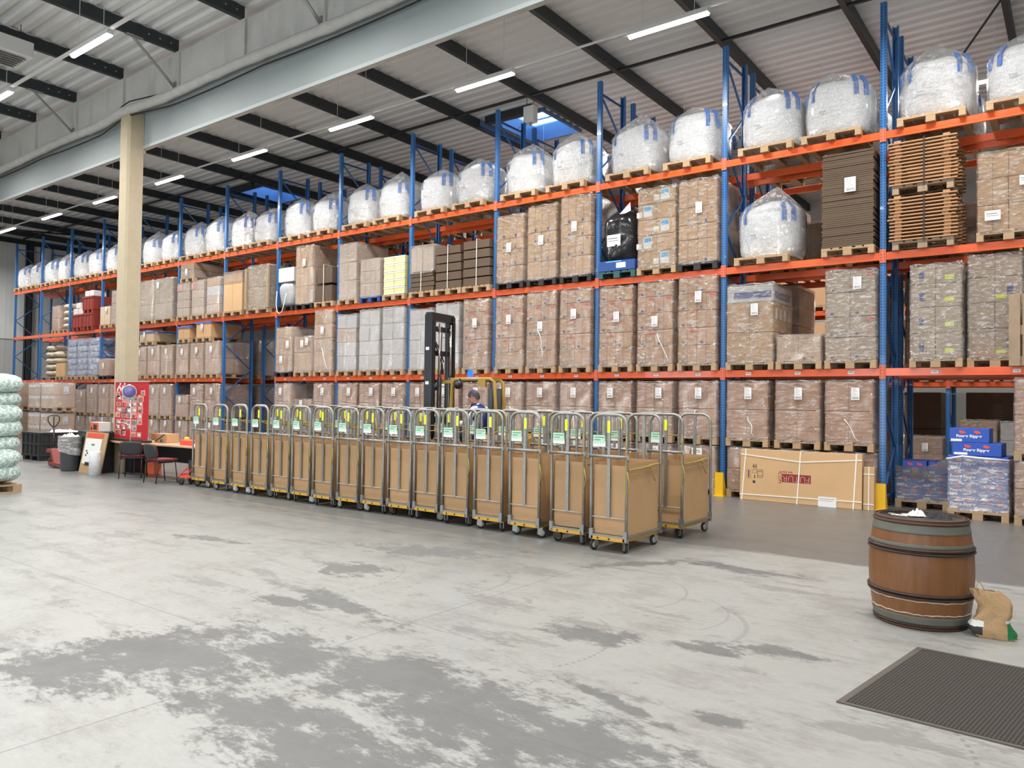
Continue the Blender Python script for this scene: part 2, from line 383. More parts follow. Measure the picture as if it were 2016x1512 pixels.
def glass_mat():
    t = NT('skylight_pane')
    a = t.n('ShaderNodeBsdfTransparent', {'Color': (.72, .85, 1)}); b = t.n('ShaderNodeBsdfTranslucent', {'Color': (.6, .8, 1)})
    return t.fin(t.n('ShaderNodeMixShader', {0: .3, 1: a, 2: b}))
M['pane'] = glass_mat()
M['frame_blue'] = simple('skylight_frame', (.10, .19, .36), .4)
for i, (x0, x1, y0, y1) in enumerate(SKY):
    mb = MB()
    for q in ((x0 - .06, x0, y0 - .06, y1 + .06), (x1, x1 + .06, y0 - .06, y1 + .06), (x0, x1, y0 - .06, y0), (x0, x1, y1, y1 + .06)): mb.box(q[0], q[1], q[2], q[3], ZR - .08, ZR + .45)
    mb.box(x0, x1, y0 - .5, y0 - .34, ZR - .22, ZR - .02, 1); mb.box(x0 - .35, x0 - .22, y0 - .4, y1 + .3, ZR - .2, ZR - .04, 0)
    win = struct('window_%d' % (i + 1), mb.mesh('window', ['frame_blue', 'steel_dark']))
    mb = MB(); mb.box(x0 - .02, x1 + .02, y0 - .02, y1 + .02, ZR + .40, ZR + .42); part('pane', mb.mesh('pane', 'pane'), win)
    mb = MB()
    for k in range(1, 4): mb.box(x0, x1, y0 + (y1 - y0) * k / 4 - .015, y0 + (y1 - y0) * k / 4 + .015, ZR + .36, ZR + .395)
    part('glazing_bar', mb.mesh('glazing_bar', 'frame_blue'), win)
# purlins across the aisle and back
M['purlin'] = simple('purlin_paint', (.020, .026, .030), .45)
def ibeam(mb, x, y0, y1, z0, z1, w_=.13, m=0):
    mb.box(x - w_ / 2, x + w_ / 2, y0, y1, z0, z0 + .02, m); mb.box(x - w_ / 2, x + w_ / 2, y0, y1, z1 - .02, z1, m); mb.box(x - .012, x + .012, y0, y1, z0, z1, m)
k = 0
for i in range(-2, 15):
    x = -6.15 - 2.5 * i
    mb = MB()
    mb.box(x - .065, x + .045, YF, 8.9, 9.44, 9.70); mb.box(x - .065, x + .045, 9.3, YB, 9.44, 9.70)
    for yy in (8.2, 8.45, 8.7): mb.box(x + .045, x + .06, yy, yy + .03, 9.55, 9.58, 1)
    k += 1; struct('trim_%d' % k, mb.mesh('purlin', ['purlin', 'steel']))
for yy in (15.45,):
    mb = MB(); mb.box(XW, XR, yy - .03, yy + .03, 9.46, 9.52); k += 1; struct('trim_%d' % k, mb.mesh('tie', 'purlin'))
mb = MB(); mb.box(XW, XR, 1.97, 2.03, 9.46, 9.52); k += 1; struct('trim_%d' % k, mb.mesh('tie', 'purlin'))
mb = MB(); mb.tube([(-.3, 14.5, 9.42), (-3.4, 22.3, 9.42)], .025, 6); k += 1; struct('trim_%d' % k, mb.mesh('bracing_rod', 'purlin'))
mb = MB(); mb.tube([(-41.8, 10.5, 9.42), (-38.5, 16.5, 9.42)], .04, 6); k += 1; struct('trim_%d' % k, mb.mesh('bracing_rod', 'purlin'))
# end wall frame: rafter and columns
mb = MB(); mb.box(XW, XW + .12, YF, YB, 9.2, 9.44); k += 1; struct('trim_%d' % k, mb.mesh('rafter', 'steel_dark'))
for yy in (15.7, 22.5, 3.2, -4):
    mb = MB(); mb.box(XW, XW + .24, yy - .14, yy - .11, 0, 9.2); mb.box(XW, XW + .24, yy + .11, yy + .14, 0, 9.2); mb.box(XW + .1, XW + .13, yy - .11, yy + .11, 0, 9.2); mb.box(XW + .22, XW + .24, yy - .14, yy + .14, 0, 9.2)
    k += 1; struct('trim_%d' % k, mb.mesh('wall_column', 'steel_dark'))
# concrete girder along the hall, column under it
def conc():
    t = NT('concrete_girder'); P = t.n('ShaderNodeNewGeometry').outputs['Position']
    f = t.noise(2.5, 6, P, .7); g_ = t.noise(.6, 3, t.n('ShaderNodeMapping', {0: P, 3: (3, 1, .6)}).outputs[0])
    c = t.mix(f, (.48, .47, .44), (.66, .65, .61)); c = t.mix(t.math('MULTIPLY', t.ramp(g_, .5, .7), .35), c, (.30, .29, .27))
    return t.fin(t.bsdf(c, .75, 0, f, .3, .02))
M['girder'] = conc()
def colmat():
    t = NT('column_tan'); P = t.co(); f = t.noise(4, 6, P, .65)
    return t.fin(t.bsdf(t.mix(f, (.42, .35, .24), (.54, .46, .33)), .8, 0, t.noise(9, 5, P, .7), .5, .02))
M['column'] = colmat()
mb = MB(); mb.box(XW, XR, 8.93, 9.27, 7.7, 9.44)
for i in range(15):
    x = -6.15 - 2.5 * i; mb.box(x - .16, x + .1, 8.87, 8.93, 8.45, 9.44)
k += 1; struct('trim_%d' % k, mb.mesh('girder', 'girder'))
for cx in (-17.68, -37.0):
    mb = MB(); x0 = cx - .21; x1 = cx + .21
    mb.add([(x, y, z) for z in (0, 8.3) for x, y in ((x0 + .05, 8.5), (x1 - .05, 8.5), (x1, 8.55), (x1, 8.86), (x0, 8.86), (x0, 8.55))],
           [(0, 1, 7, 6), (1, 2, 8, 7), (2, 3, 9, 8), (3, 4, 10, 9), (4, 5, 11, 10), (5, 0, 6, 11), (5, 4, 3, 2, 1, 0), (6, 7, 8, 9, 10, 11)])
    mb.box(x0 + .02, x1 - .02, 8.8, 8.92, 7.4, 8.3)
    k += 1; struct('trim_%d' % k, mb.mesh('column', 'column'))
# smoke curtain hanging from the girder
def curtain():
    mb = MB(); vs = []; fs = []; nx = 220; nz = 8
    for i in range(nx + 1):
        x = XW + (XR - XW) * i / nx
        for j in range(nz + 1):
            z = 7.55 + .9 * j / nz
            a = (1 - j / nz)
            vs.append((x, 8.90 - .03 + a * .05 * noise.noise((x * .9, z * 1.2, 3)) + .012 * noise.noise((x * 3.1, z, 7)), z + a * .03 * noise.noise((x * .5, 1, 1))))
    for i in range(nx):
        for j in range(nz): a = i * (nz + 1) + j; fs.append((a, a + 1, a + nz + 2, a + nz + 1))
    mb.add(vs, fs, 0, True)
    mb.box(XW, XR, 8.845, 8.885, 7.5, 7.57, 1)
    return mb.mesh('smoke_curtain', ['curtain', 'curtain2'])
M['curtain'] = simple('curtain_grey', (.33, .365, .365), .55, var=.08, vscale=1)
M['curtain2'] = simple('curtain_hem', (.42, .46, .46), .5)
solo('smoke_curtain', curtain(), 'grey fabric smoke curtain hanging under the long concrete girder', 'curtain')
def duct():
    mb = MB(); pts = []; rr = []
    x = XW
    while x < 2:
        d = abs(x + 17.68); y = 8.66 - .20 * max(0, 1 - d / 1.6); z = 8.36 - .03 * max(0, 1 - d / 1.5) + .03 * math.sin(x * .8)
        pts.append((x, y, z)); rr.append(.10 + .018 * noise.noise((x * 2.3, 0, 0)) + .012 * noise.noise((x * 9, 0, 5))); x += .14
    mb.tube(pts, rr, 12); return mb.mesh('duct', 'lagging')
M['lagging'] = simple('pipe_lagging', (.50, .49, .46), .7, var=.2, vscale=6, bump=.7, bscale=14)
solo('lagged_pipe', duct(), 'rough grey lagged pipe running along the girder over the column head', 'pipe')
for dz, dy, r_ in ((.20, 8.78, .014), (-.15, 8.74, .018)):
    mb = MB(); pts = []; x = XW
    while x < 2:
        d = abs(x + 17.68); pts.append((x, dy - .22 * max(0, 1 - d / 1.6), 8.36 + dz - .05 * abs(math.sin((x + 17.68) * PI / 5.0)))); x += .35
    mb.tube(pts, r_, 5)
    solo('cable', mb.mesh('cable', 'rubber'), ('thin black cable strung just above the lagged pipe' if dz > 0 else 'thin black cable strung just below the lagged pipe'), 'cable')
# knee braces from girder to purlins
for n_, i in enumerate((1, 2, 4, 6)):
    x = -6.15 - 2.5 * i; mb = MB()
    mb.bar((x, 7.9, 9.40), (x, 8.86, 8.62), .07, .03); mb.box(x - .05, x + .05, 7.75, 8.1, 9.41, 9.43); mb.box(x - .05, x + .05, 8.84, 8.865, 8.5, 8.75)
    solo('knee_brace', mb.mesh('knee_brace', 'steel'), 'pale steel knee brace between girder and purlin, %s from the right' % ORD[n_], 'brace', group='knee braces on the girder')
# ------------------------------------------------------------------ LED battens and their conduit
def emis():
    t = NT('led_diffuser'); return t.fin(t.n('ShaderNodeEmission', {'Color': (1, .97, .93, 1), 'Strength': 14}))
M['led'] = emis()
M['white_paint'] = simple('white_enamel', (.72, .72, .70), .4)
def lamp_meshes():
    a = MB(); a.box(-.76, .76, -.06, .06, .03, .10); a.bar((-.5, 0, .09), (-.5, 0, 1.37), .008, .008); a.bar((.5, 0, .09), (.5, 0, 1.37), .008, .008)
    a.tube([(-.83 + .05 * math.cos(q), 0, .1 + .05 * math.sin(q)) for q in [i * PI / 6 for i in range(12)]], .006, 5)
    d = MB(); n = 8; vs = []; fs = []
    for xx in (-.745, .745):
        for q in range(n + 1):
            an = PI + PI * q / n; vs.append((xx, .058 * math.cos(an), .035 + .055 * math.sin(an)))
    for q in range(n): fs.append((q, q + 1, n + 2 + q, n + 1 + q))
    fs.append(tuple(range(n + 1))); fs.append(tuple(range(n + 1, 2 * n + 2))); d.add(vs, fs)
    return a.mesh('housing', 'white_paint'), d.mesh('diffuser', 'led')
LH, LD = lamp_meshes()
def lamp(x, y, label, group):
    t = thing('strip_light', label, 'strip light', (x, y, 8.35), 0, group)
    part('housing', LH, t); part('diffuser', LD, t)
    area('lamp_light', (0, 0, -.03), (0, 0, 0), 1.46, .09, LAMP_W, (1, .975, .94), t, math.radians(172))
    return t
for i in range(9): lamp(-5.8 - 4.13 * i, 12.13, 'lit white strip light in the row above the rack aisle, %s from the right' % ORD[i], 'strip lights above the rack aisle')
for i in range(3): lamp(-15.0 - 4.5 * i, 6.55, 'lit white strip light left of the girder, %s from the right' % ORD[i], 'strip lights left of the girder')
for i in range(4): lamp(-1.9 - 3.35 * i, 17.95 + (0 if i else .0), 'lit strip light beyond the bulk bags, %s from the right' % ORD[i], 'strip lights beyond the front rack')
for x, y in ((-1.67, 12.13), (2.46, 12.13), (-10.5, 6.55), (-6.0, 6.55), (-1.5, 6.55), (3, 6.55), (-24, .8), (-18, .8), (-12, .8), (-6, .8), (0, .8), (-20, -4.5), (-12, -4.5), (-4, -4.5), (3, -4.5), (-30, 19.5), (-22, 19.5), (-30, 3.5), (-30, -2), (-36, 6.5), (0, 26), (-10, 26), (-20, 26)):
    area('ceiling_lamp_light', (x, y, 8.3), (0, 0, 0), 1.46, .09, LAMP_W, (1, .975, .94), None, math.radians(172))
for y, z, lab in ((12.13, 8.46, 'thin white conduit linking the strip lights above the rack aisle'), (6.55, 8.46, 'thick white conduit linking the strip lights left of the girder'), (17.95, 8.46, 'thin white conduit linking the strip lights beyond the bulk bags')):
    mb = MB(); mb.box(XW, XR, y - .035, y + .035, z, z + .03) if y < 8 else mb.box(XW, XR, y - .02, y + .02, z, z + .03)
    solo('lighting_conduit', mb.mesh('lighting_conduit', 'white_paint'), lab, 'conduit')
t = thing('skylight_actuator', 'grey actuator box hanging under the nearer skylight with hooked cables', 'actuator box', (-11.25, 15.62, 8.85))
mb = MB(); mb.box(-.16, .16, -.1, .1, 0, .42, 0, .01); part('casing', mb.mesh('casing', 'white_paint'), t)
mb = MB()
for sx in (-.12, .1): mb.bar((sx, 0, .42), (sx, 0, .75), .012, .012)
mb.tube([(-.2 + .07 * math.cos(q), 0, .34 + .07 * math.sin(q)) for q in [i * PI / 8 for i in range(16)]], .008, 5)
part('hanger', mb.mesh('hanger', 'steel_dark'), t)
mb = MB(); mb.tube([(-.1, 0, 0), (-.25, .05, -.06), (-.42, .1, .02), (-.55, .15, -.12), (-.62, .15, -.16)], .008, 5); mb.lathe([(0.02, -.07), (.035, -.05), (.035, 0), (.02, .01)], 10); part('spring_arm', mb.mesh('spring_arm', 'steel'), t)
t = thing('air_heater', 'white ceiling air heater with louvres at the upper left', 'air heater', (-17.9, 6.0, 8.75))
mb = MB(); mb.box(-.45, .45, -.5, .5, 0, .32, 0, .01); part('casing', mb.mesh('casing', 'white_paint'), t)
mb = MB()
for i in range(6): mb.obox((-.3 + .12 * i, 0, -.03), .1, .8, .01, (0, .6, 0))
part('louvre', mb.mesh('louvre', 'steel'), t)
mb = MB()
for sx, sy in ((-.3, -.3), (.3, .3)): mb.bar((sx, sy, .32), (sx, sy, .68), .012, .012)
part('hanger', mb.mesh('hanger', 'steel_dark'), t)

# ------------------------------------------------------------------ pallet racking
X0 = -2.704; BAY = 2.8; ZT = 8.67; ZB = (2.32, 4.29, 6.36)      # beam centre heights
ROWY = (14.06, 15.56, 21.9)
ROWN = ('front rack', 'rear rack', 'far rack')
def post_mesh(mt):
    mb = MB(); mb.box(-.05, .05, 0, .012, 0, ZT); mb.box(-.05, -.042, .0, .075, 0, ZT); mb.box(.042, .05, 0, .075, 0, ZT)
    mb.box(-.05, -.03, .07, .078, 0, ZT); mb.box(.03, .05, .07, .078, 0, ZT)
    return mb.mesh('upright', mt)
POST = post_mesh('blue'); 
mb = MB(); zz = .2; side = 0; last = None
while zz < ZT - .25:
    p = (0, .06 + .98 * side, zz)
    if last: mb.bar(last, p, .035, .03)
    last = p; side = 1 - side; zz += .82
mb.bar(last, (0, .06 + .98 * side, ZT - .25), .035, .03); mb.bar((0, .06, ZT - .25), (0, 1.04, ZT - .25), .035, .03); mb.bar((0, .06, .2), (0, 1.04, .2), .035, .03)
BRACE = mb.mesh('brace', 'blue_plain')
mb = MB(); mb.box(-.07, .07, -.03, .11, 0, .008); mb.box(-.05, .05, -.01, .0, 0, .12); FOOT = mb.mesh('foot_plate', 'blue_plain')
def beam_mesh(ln=BAY - .1):
    mb = MB(); a = ln / 2
    mb.box(-a, a, 0, .045, -.065, .065, 0, .004); mb.box(-a, a, -.002, .002, -.018, .018, 0)
    return mb.mesh('beam', 'orange')
BEAM = beam_mesh()
mb = MB(); mb.box(-.05, 0, -.01, -.005, -.11, .115, 0); mb.box(-.008, 0, -.01, .05, -.11, .115, 0)
for z in (-.08, -.03, .02, .07): mb.box(-.034, -.022, -.0115, -.01, z, z + .022, 1)
CONN = mb.mesh('end_connector', ['orange_pale', 'ink_maroon'])
mb = MB(); mb.box(-.05, .05, -.0035, -.002, -.027, .027)
for i in range(6): mb.box(-.036 + i * .012, -.030 + i * .012, -.0042, -.0035, -.012, .016, 1)
LOCTAG = mb.mesh('location_label', ['paper', 'ink_grey'])
mb = MB(); mb.add([(-.09, -.17, 0), (.09, -.17, 0), (.09, -.02, .45), (-.09, -.02, .45), (-.09, -.15, .42), (.09, -.15, .42), (-.09, -.02, 0), (.09, -.02, 0)],
                  [(0, 1, 5, 4), (4, 5, 2, 3), (0, 4, 3, 6), (1, 7, 2, 5)]); GUARD = mb.mesh('post_guard', 'yellow')
def guard_mesh():
    mb = MB(); mb.box(-.08, .08, -.13, -.12, 0, .45); mb.add([(x, y, z) for x in (-.08, -.072) for y, z in ((-.13, 0), (.06, 0), (-.10, .45), (-.13, .45))], [(0, 1, 2, 3), (7, 6, 5, 4), (1, 5, 6, 2), (0, 3, 7, 4), (2, 6, 7, 3)])
    mb.add([(x, y, z) for x in (.072, .08) for y, z in ((-.13, 0), (.06, 0), (-.10, .45), (-.13, .45))], [(0, 1, 2, 3), (7, 6, 5, 4), (1, 5, 6, 2), (0, 3, 7, 4), (2, 6, 7, 3)])
    mb.box(-.1, .1, -.17, .06, 0, .01); return mb.mesh('post_guard', 'yellow')
GUARD = guard_mesh()
for r, y in enumerate(ROWY):
    for n in range(-1, 14 if r < 2 else 8):
        x = X0 - BAY * n
        t = thing('rack_frame', 'blue braced upright frame of the %s, %s from the right' % (ROWN[r], ORD[n + 1]), 'rack frame', (x, y, 0), 0, 'upright frames of the ' + ROWN[r])
        part('upright', POST, t); part('upright', POST, t, (0, 1.1, 0), (0, 0, PI)); part('brace', BRACE, t)
        part('foot_plate', FOOT, t); part('foot_plate', FOOT, t, (0, 1.1, 0), (0, 0, PI))
for n in (0, 1, 2):
    x = X0 - BAY * n
    solo('post_guard', GUARD, 'yellow steel guard at the foot of the blue upright, %s from the right' % ORD[n], 'post guard', (x, 14.02, 0), 0, 'yellow post guards')
LV = ('lowest', 'middle', 'top')
BN = lambda b: ORD[b + 1]
for r, y in enumerate(ROWY):
    for b in range(-1, 13 if r < 2 else 7):
        xc = X0 - BAY * (b + 1) + BAY / 2
        for l in range(3):
            if b == 6 and l == 0 and r < 2: continue
            for side in (0, 1):
                nm = 'orange %s %s beam of the %s, %s bay from the right' % (LV[l], ('front', 'back')[side], ROWN[r], BN(b))
                t = thing('rack_beam', nm, 'rack beam', (xc, y - .012 if side == 0 else y + 1.112, ZB[l]), 0 if side == 0 else PI, 'orange beams of the ' + ROWN[r])
                part('beam', BEAM, t)
                part('end_connector', CONN, t, (BAY / 2, 0, 0)); part('end_connector', CONN, t, (-BAY / 2, 0, 0), (0, 0, 0), (-1, 1, 1))
                if l == 0 and ((side == 0 and r == 0) or (side == 0 and r == 1 and b < 1)):
                    for q in ((-.9, 0, .9) if b >= 0 else (-.62, .5)): part('location_label', LOCTAG, t, (q, 0, 0))

# ------------------------------------------------------------------ pallets and loads
def pallet_mesh(w_, d, mt, key):
    def f():
        mb = MB(); rnd = random.Random(hash(key) & 255)
        n = 5
        for i in range(n):      # top boards run front to back
            wd = .145 if i in (0, 2, 4) else .10; wd *= w_ / .8
            x = -w_ / 2 + wd / 2 + (w_ - wd) * i / (n - 1); mb.box(x - wd / 2, x + wd / 2, 0, d, .122, .144)
        for y in (0, d / 2 - .0725, d - .145): mb.box(-w_ / 2, w_ / 2, y, y + .145, .100, .1215)
        for y in (0, d / 2 - .0725, d - .145):
            for x in (-w_ / 2, -.0725, w_ / 2 - .1): mb.box(x + .002, x + (.098 if abs(x + .0725) > .01 else .145), y + .002, y + .143, .022, .0995)
        for x in (-w_ / 2, -.0725, w_ / 2 - .1): mb.box(x, x + (.1 if abs(x + .0725) > .01 else .145), 0, d, 0, .0215)
        return mb.mesh('pallet', mt)
    return cached(('pal', round(w_, 2), round(d, 2), mt), f)
def carton_mesh(w_, d, h, mt):
    w_, d, h = round(w_, 3), round(d, 3), round(h, 3)
    def f():
        mb = MB(); mb.box(-w_ / 2, w_ / 2, 0, d, 0, h, 0, .009)
        if mt in ('brown', 'brown2', 'tan', 'pale_card') and w_ > .3:
            mb.box(-.003, .003, -.0012, 0, h * .02, h * .98, 1)
        return mb.mesh('carton', [mt, 'dark_card'])
    return cached(('ctn', w_, d, h, mt), f)
def film_shape(seed, crumple=1.):
    def f():
        mb = MB(); N = 14; r = random.Random(seed); off = r.random() * 50; vs = []; fs = []
        rings = [i / 16 for i in range(17)]
        per = []
        for s_ in range(4 * N):
            k_, q = divmod(s_, N); u = q / N * 2 - 1; per.append(((u, -1), (1, u), (-u, 1), (-1, -u))[k_])
        for z in rings:
            for (x, y) in per:
                c = 1 - .035 * (abs(x * y) ** 8)
                dn = noise.noise((x * 2 + off, y * 2, z * 4)) * .014 * crumple
                vs.append((x * .5 * c * (1 + dn * 2), y * .5 * c * (1 + dn * 2), z))
        P_ = len(per)
        top = []
        for sc_ in (.93, .7, .4, .1):
            for (x, y) in per: vs.append((x * .5 * sc_, y * .5 * sc_, 1.0 + .022 * crumple * (.5 + noise.noise((x * 2.4 * sc_ + off, y * 2.4 * sc_, off))) if sc_ < .99 else 1))
        n = len(rings) + 4
        for i in range(n - 1):
            for q in range(P_): q2 = (q + 1) % P_; fs.append((i * P_ + q, i * P_ + q2, (i + 1) * P_ + q2, (i + 1) * P_ + q))
        fs.append(tuple((n - 1) * P_ + q for q in range(P_)))
        mb.add(vs, fs, 0, True); me = mb.mesh('stretch_film', 'film'); return me
    return f
def film(parent, w_, d, h, y0, z0, mt='film', seed=None, crumple=1., cx=0):
    seed = random.randrange(5) if seed is None else seed
    base = cached(('film', seed, crumple, mt), film_shape(seed, crumple))
    if base.materials[0] != M[mt]: base.materials[0] = M[mt]
    return part('stretch_film', base, parent, (cx, y0 + d / 2, z0), (0, 0, 0), (w_, d, h))
def label_mesh():
    mb = MB(); mb.box(-.065, .065, -.0015, 0, -.105, .105)
    r = random.Random(3); x = -.052
    while x < .045:
        wd = r.choice((.003, .005, .008)); mb.box(x, x + wd, -.0022, -.0015, -.092, -.05, 1); x += wd + r.choice((.003, .005))
    for z in (-.03, -.012, .008, .03, .05, .072, .086): mb.box(-.052, r.uniform(0, .05), -.0022, -.0015, z, z + .005, 1)
    return mb.mesh('shipping_label', ['paper', 'ink_grey'])
LABEL = label_mesh()
mb = MB(); mb.box(-.105, .105, -.0015, 0, -.075, .075); mb.box(-.09, .06, -.0022, -.0015, .02, .035, 1); mb.box(-.09, .08, -.0022, -.0015, -.01, 0, 1); WLABEL = mb.mesh('shipping_label', ['paper', 'ink_grey'])
def marks(parent, kind, w_, zs, y):
    """small printing on the carton fronts"""
    mb = MB(); r = random.Random(len(zs) * 7 + int(w_ * 100))
    def q(x, z, a, b, m): mb.box(x - a / 2, x + a / 2, y - .0012, y, z - b / 2, z + b / 2, m)
    for i, (z0, h) in enumerate(zs):
        for s_ in (-1, 1):
            cx = s_ * w_ / 4
            if kind == 'redblue':
                if r.random() < .6: q(cx - .09, z0 + .05, .05, .045, 0)
                if r.random() < .4: q(cx + .12, z0 + h - .06, .10, .06, 1)
                if r.random() < .4: q(cx + .05, z0 + .06, .05, .02, 2)
            elif kind == 'blue':
                if r.random() < .6: q(cx - .02 * s_, z0 + .05, .05, .06, 0)
                if r.random() < .5: q(cx + .1, z0 + h - .05, .05, .02, 2)
            elif kind == 'holes': q(cx, z0 + .05, .035, .02, 2)
        if kind == 'bluelabel':
            s_ = 1 if i % 2 == 0 else -1
            q(.19 * s_, z0 + h * .52, .19, .23, 3); mb.box(.19 * s_ - .08, .19 * s_ + .08, y - .0022, y - .0012, z0 + h * .55, z0 + h * .82, 4)
            q(.19 * s_ - .19, z0 + h * .35, .12, .11, 3)
        if kind == 'packs':
            for q_ in range(7): q(-w_ * .43 + w_ * .143 * q_, z0 + h * .82, w_ * .085, h * .22, 3)
        if kind == 'yellowblue':
            q(-.2, z0 + h * .45, .07, .14, 5); q(.2, z0 + h * .3, .13, .07, 6)
        if kind == 'yb2' and i % 2 == 0:
            q(.2, z0 + h * .5, .08, .16, 5); q(.08, z0 + h * .2, .14, .06, 6)
    return part('printed_mark', mb.mesh('printed_mark', ['ink_blue', 'ink_red', 'ink_maroon', 'paper', 'ink_cyan', 'plas_blue', 'tag_yellow']), parent)
def tails(parent, w_, z0, h, y, seed):
    """loose twisted end of the film"""
    r = random.Random(seed); mb = MB(); x = r.uniform(-.1, .2) * w_; z = z0 + h * r.uniform(.35, .5); pts = []
    for i in range(6): pts.append((x, y - .012 + r.uniform(-.004, .004), z)); x += r.uniform(-.02, .07); z -= h * .07
    mb.tube(pts, [.005 + .004 * r.random() for _ in pts], 5); return part('film_tail', mb.mesh('film_tail', 'paper'), parent)
def load(name, label, cat, group, x, y, z, w_=.8, d=1.2, pal='wood', rows=(.4, .4), nx=2, ny=2, mat='brown', fm='film', lab=(.1, .75), mark=None, gw=None, tail=0, jit=.004, rz=0, lids=None, big=False, cr=1.):
    """a pallet with stacked cartons under film; x is the centre of its front edge"""
    r = random.Random(int(abs(x * 131 + y * 17 + z * 53)))
    t = thing(name, label, cat, (x, y, z), rz, group)
    z0 = 0
    if pal: part('pallet', pallet_mesh(w_, d, {'wood': 'wood', 'old': 'wood_old', 'black': 'plas_black', 'blue': 'plas_blue'}[pal], pal), t); z0 = .1445
    gw = gw or w_ - .03; gd = d - .03; zz = z0; zs = []
    for i, h in enumerate(rows):
        k_ = nx[i] if isinstance(nx, (list, tuple)) else nx
        cw = gw / k_; cd = gd / ny
        for a in range(k_):
            for c in range(ny):
                mt = mat[i] if isinstance(mat, (list, tuple)) else mat
                part('carton', carton_mesh(cw - .006, cd - .006, h - .010, mt), t, (-gw / 2 + cw * (a + .5) + r.uniform(-jit, jit), .015 + cd * c + r.uniform(0, jit), zz))
        zs.append((zz, h)); zz += h
    if mark: marks(t, mark, gw, zs, .0135)
    if fm: film(t, gw + .05, gd + .04, zz - z0 + .05, -.005, z0 - .03, fm, r.randrange(5), cr)
    if lab:
        for L in (lab if isinstance(lab[0], (list, tuple)) else (lab,)):
            part('shipping_label', WLABEL if big else LABEL, t, (L[0] * gw, -.022, z0 + (zz - z0) * L[1]))
    if tail: tails(t, gw, z0, zz - z0, -.015, int(x * 10))
    return t
PX = (-.90, 0, .90)
def XC(b): return X0 - BAY * (b + 1) + BAY / 2
PN3 = ('left', 'middle', 'right')
def where(lvl, pos, b, row=0):
    l = {-1: 'on the floor', 0: 'on lowest beam', 1: 'on middle beam', 2: 'on top beam'}[lvl]
    return '%s %s, %s %sbay from right' % (pos, l, BN(b), 'rear ' if row == 1 else ('far ' if row == 2 else ''))
ZS = {-1: 0., 0: ZB[0] + .066, 1: ZB[1] + .066, 2: ZB[2] + .066}
FY = 13.95
# floor level, two high
for b in range(0, 13):
    if b == 6: continue
    for i, px in enumerate(PX):
        if b == 5 and i == 1: up = (.42, .18)
        elif b == 8 and i == 0: up = (.52, .50)
        elif b in (7,) and i == 0: up = (.42, .26)
        elif b >= 10 and i != 2: up = (.46, .40)
        else: up = (.545, .51)
        mt = 'brown2'
        lo = (.395, .38)
        r_ = random.Random(b * 9 + i)
        dx = r_.uniform(-.015, .015)
        if b in (11, 12): continue
        nxx = 2 if (b + i) % 3 else 3
        w1 = where(-1, PN3[i], b)
        load('carton_load', 'lower film-wrapped brown carton load, ' + w1, 'pallet load', 'lower carton loads on the floor', XC(b) + px + dx, FY + .02, 0, rows=lo, nx=nxx, mat=mt, lab=(r_.uniform(-.1, .15), .86), big=(b < 2))
        load('carton_load', 'upper film-wrapped brown carton load, ' + w1, 'pallet load', 'upper carton loads above the floor', XC(b) + px + r_.uniform(-.02, .02), FY + r_.uniform(0, .03), .96, rows=up, nx=(1 if b < 1 else 2), mat=mt, lab=(r_.uniform(-.12, .2), .8), tail=(b < 5 and i != 1))
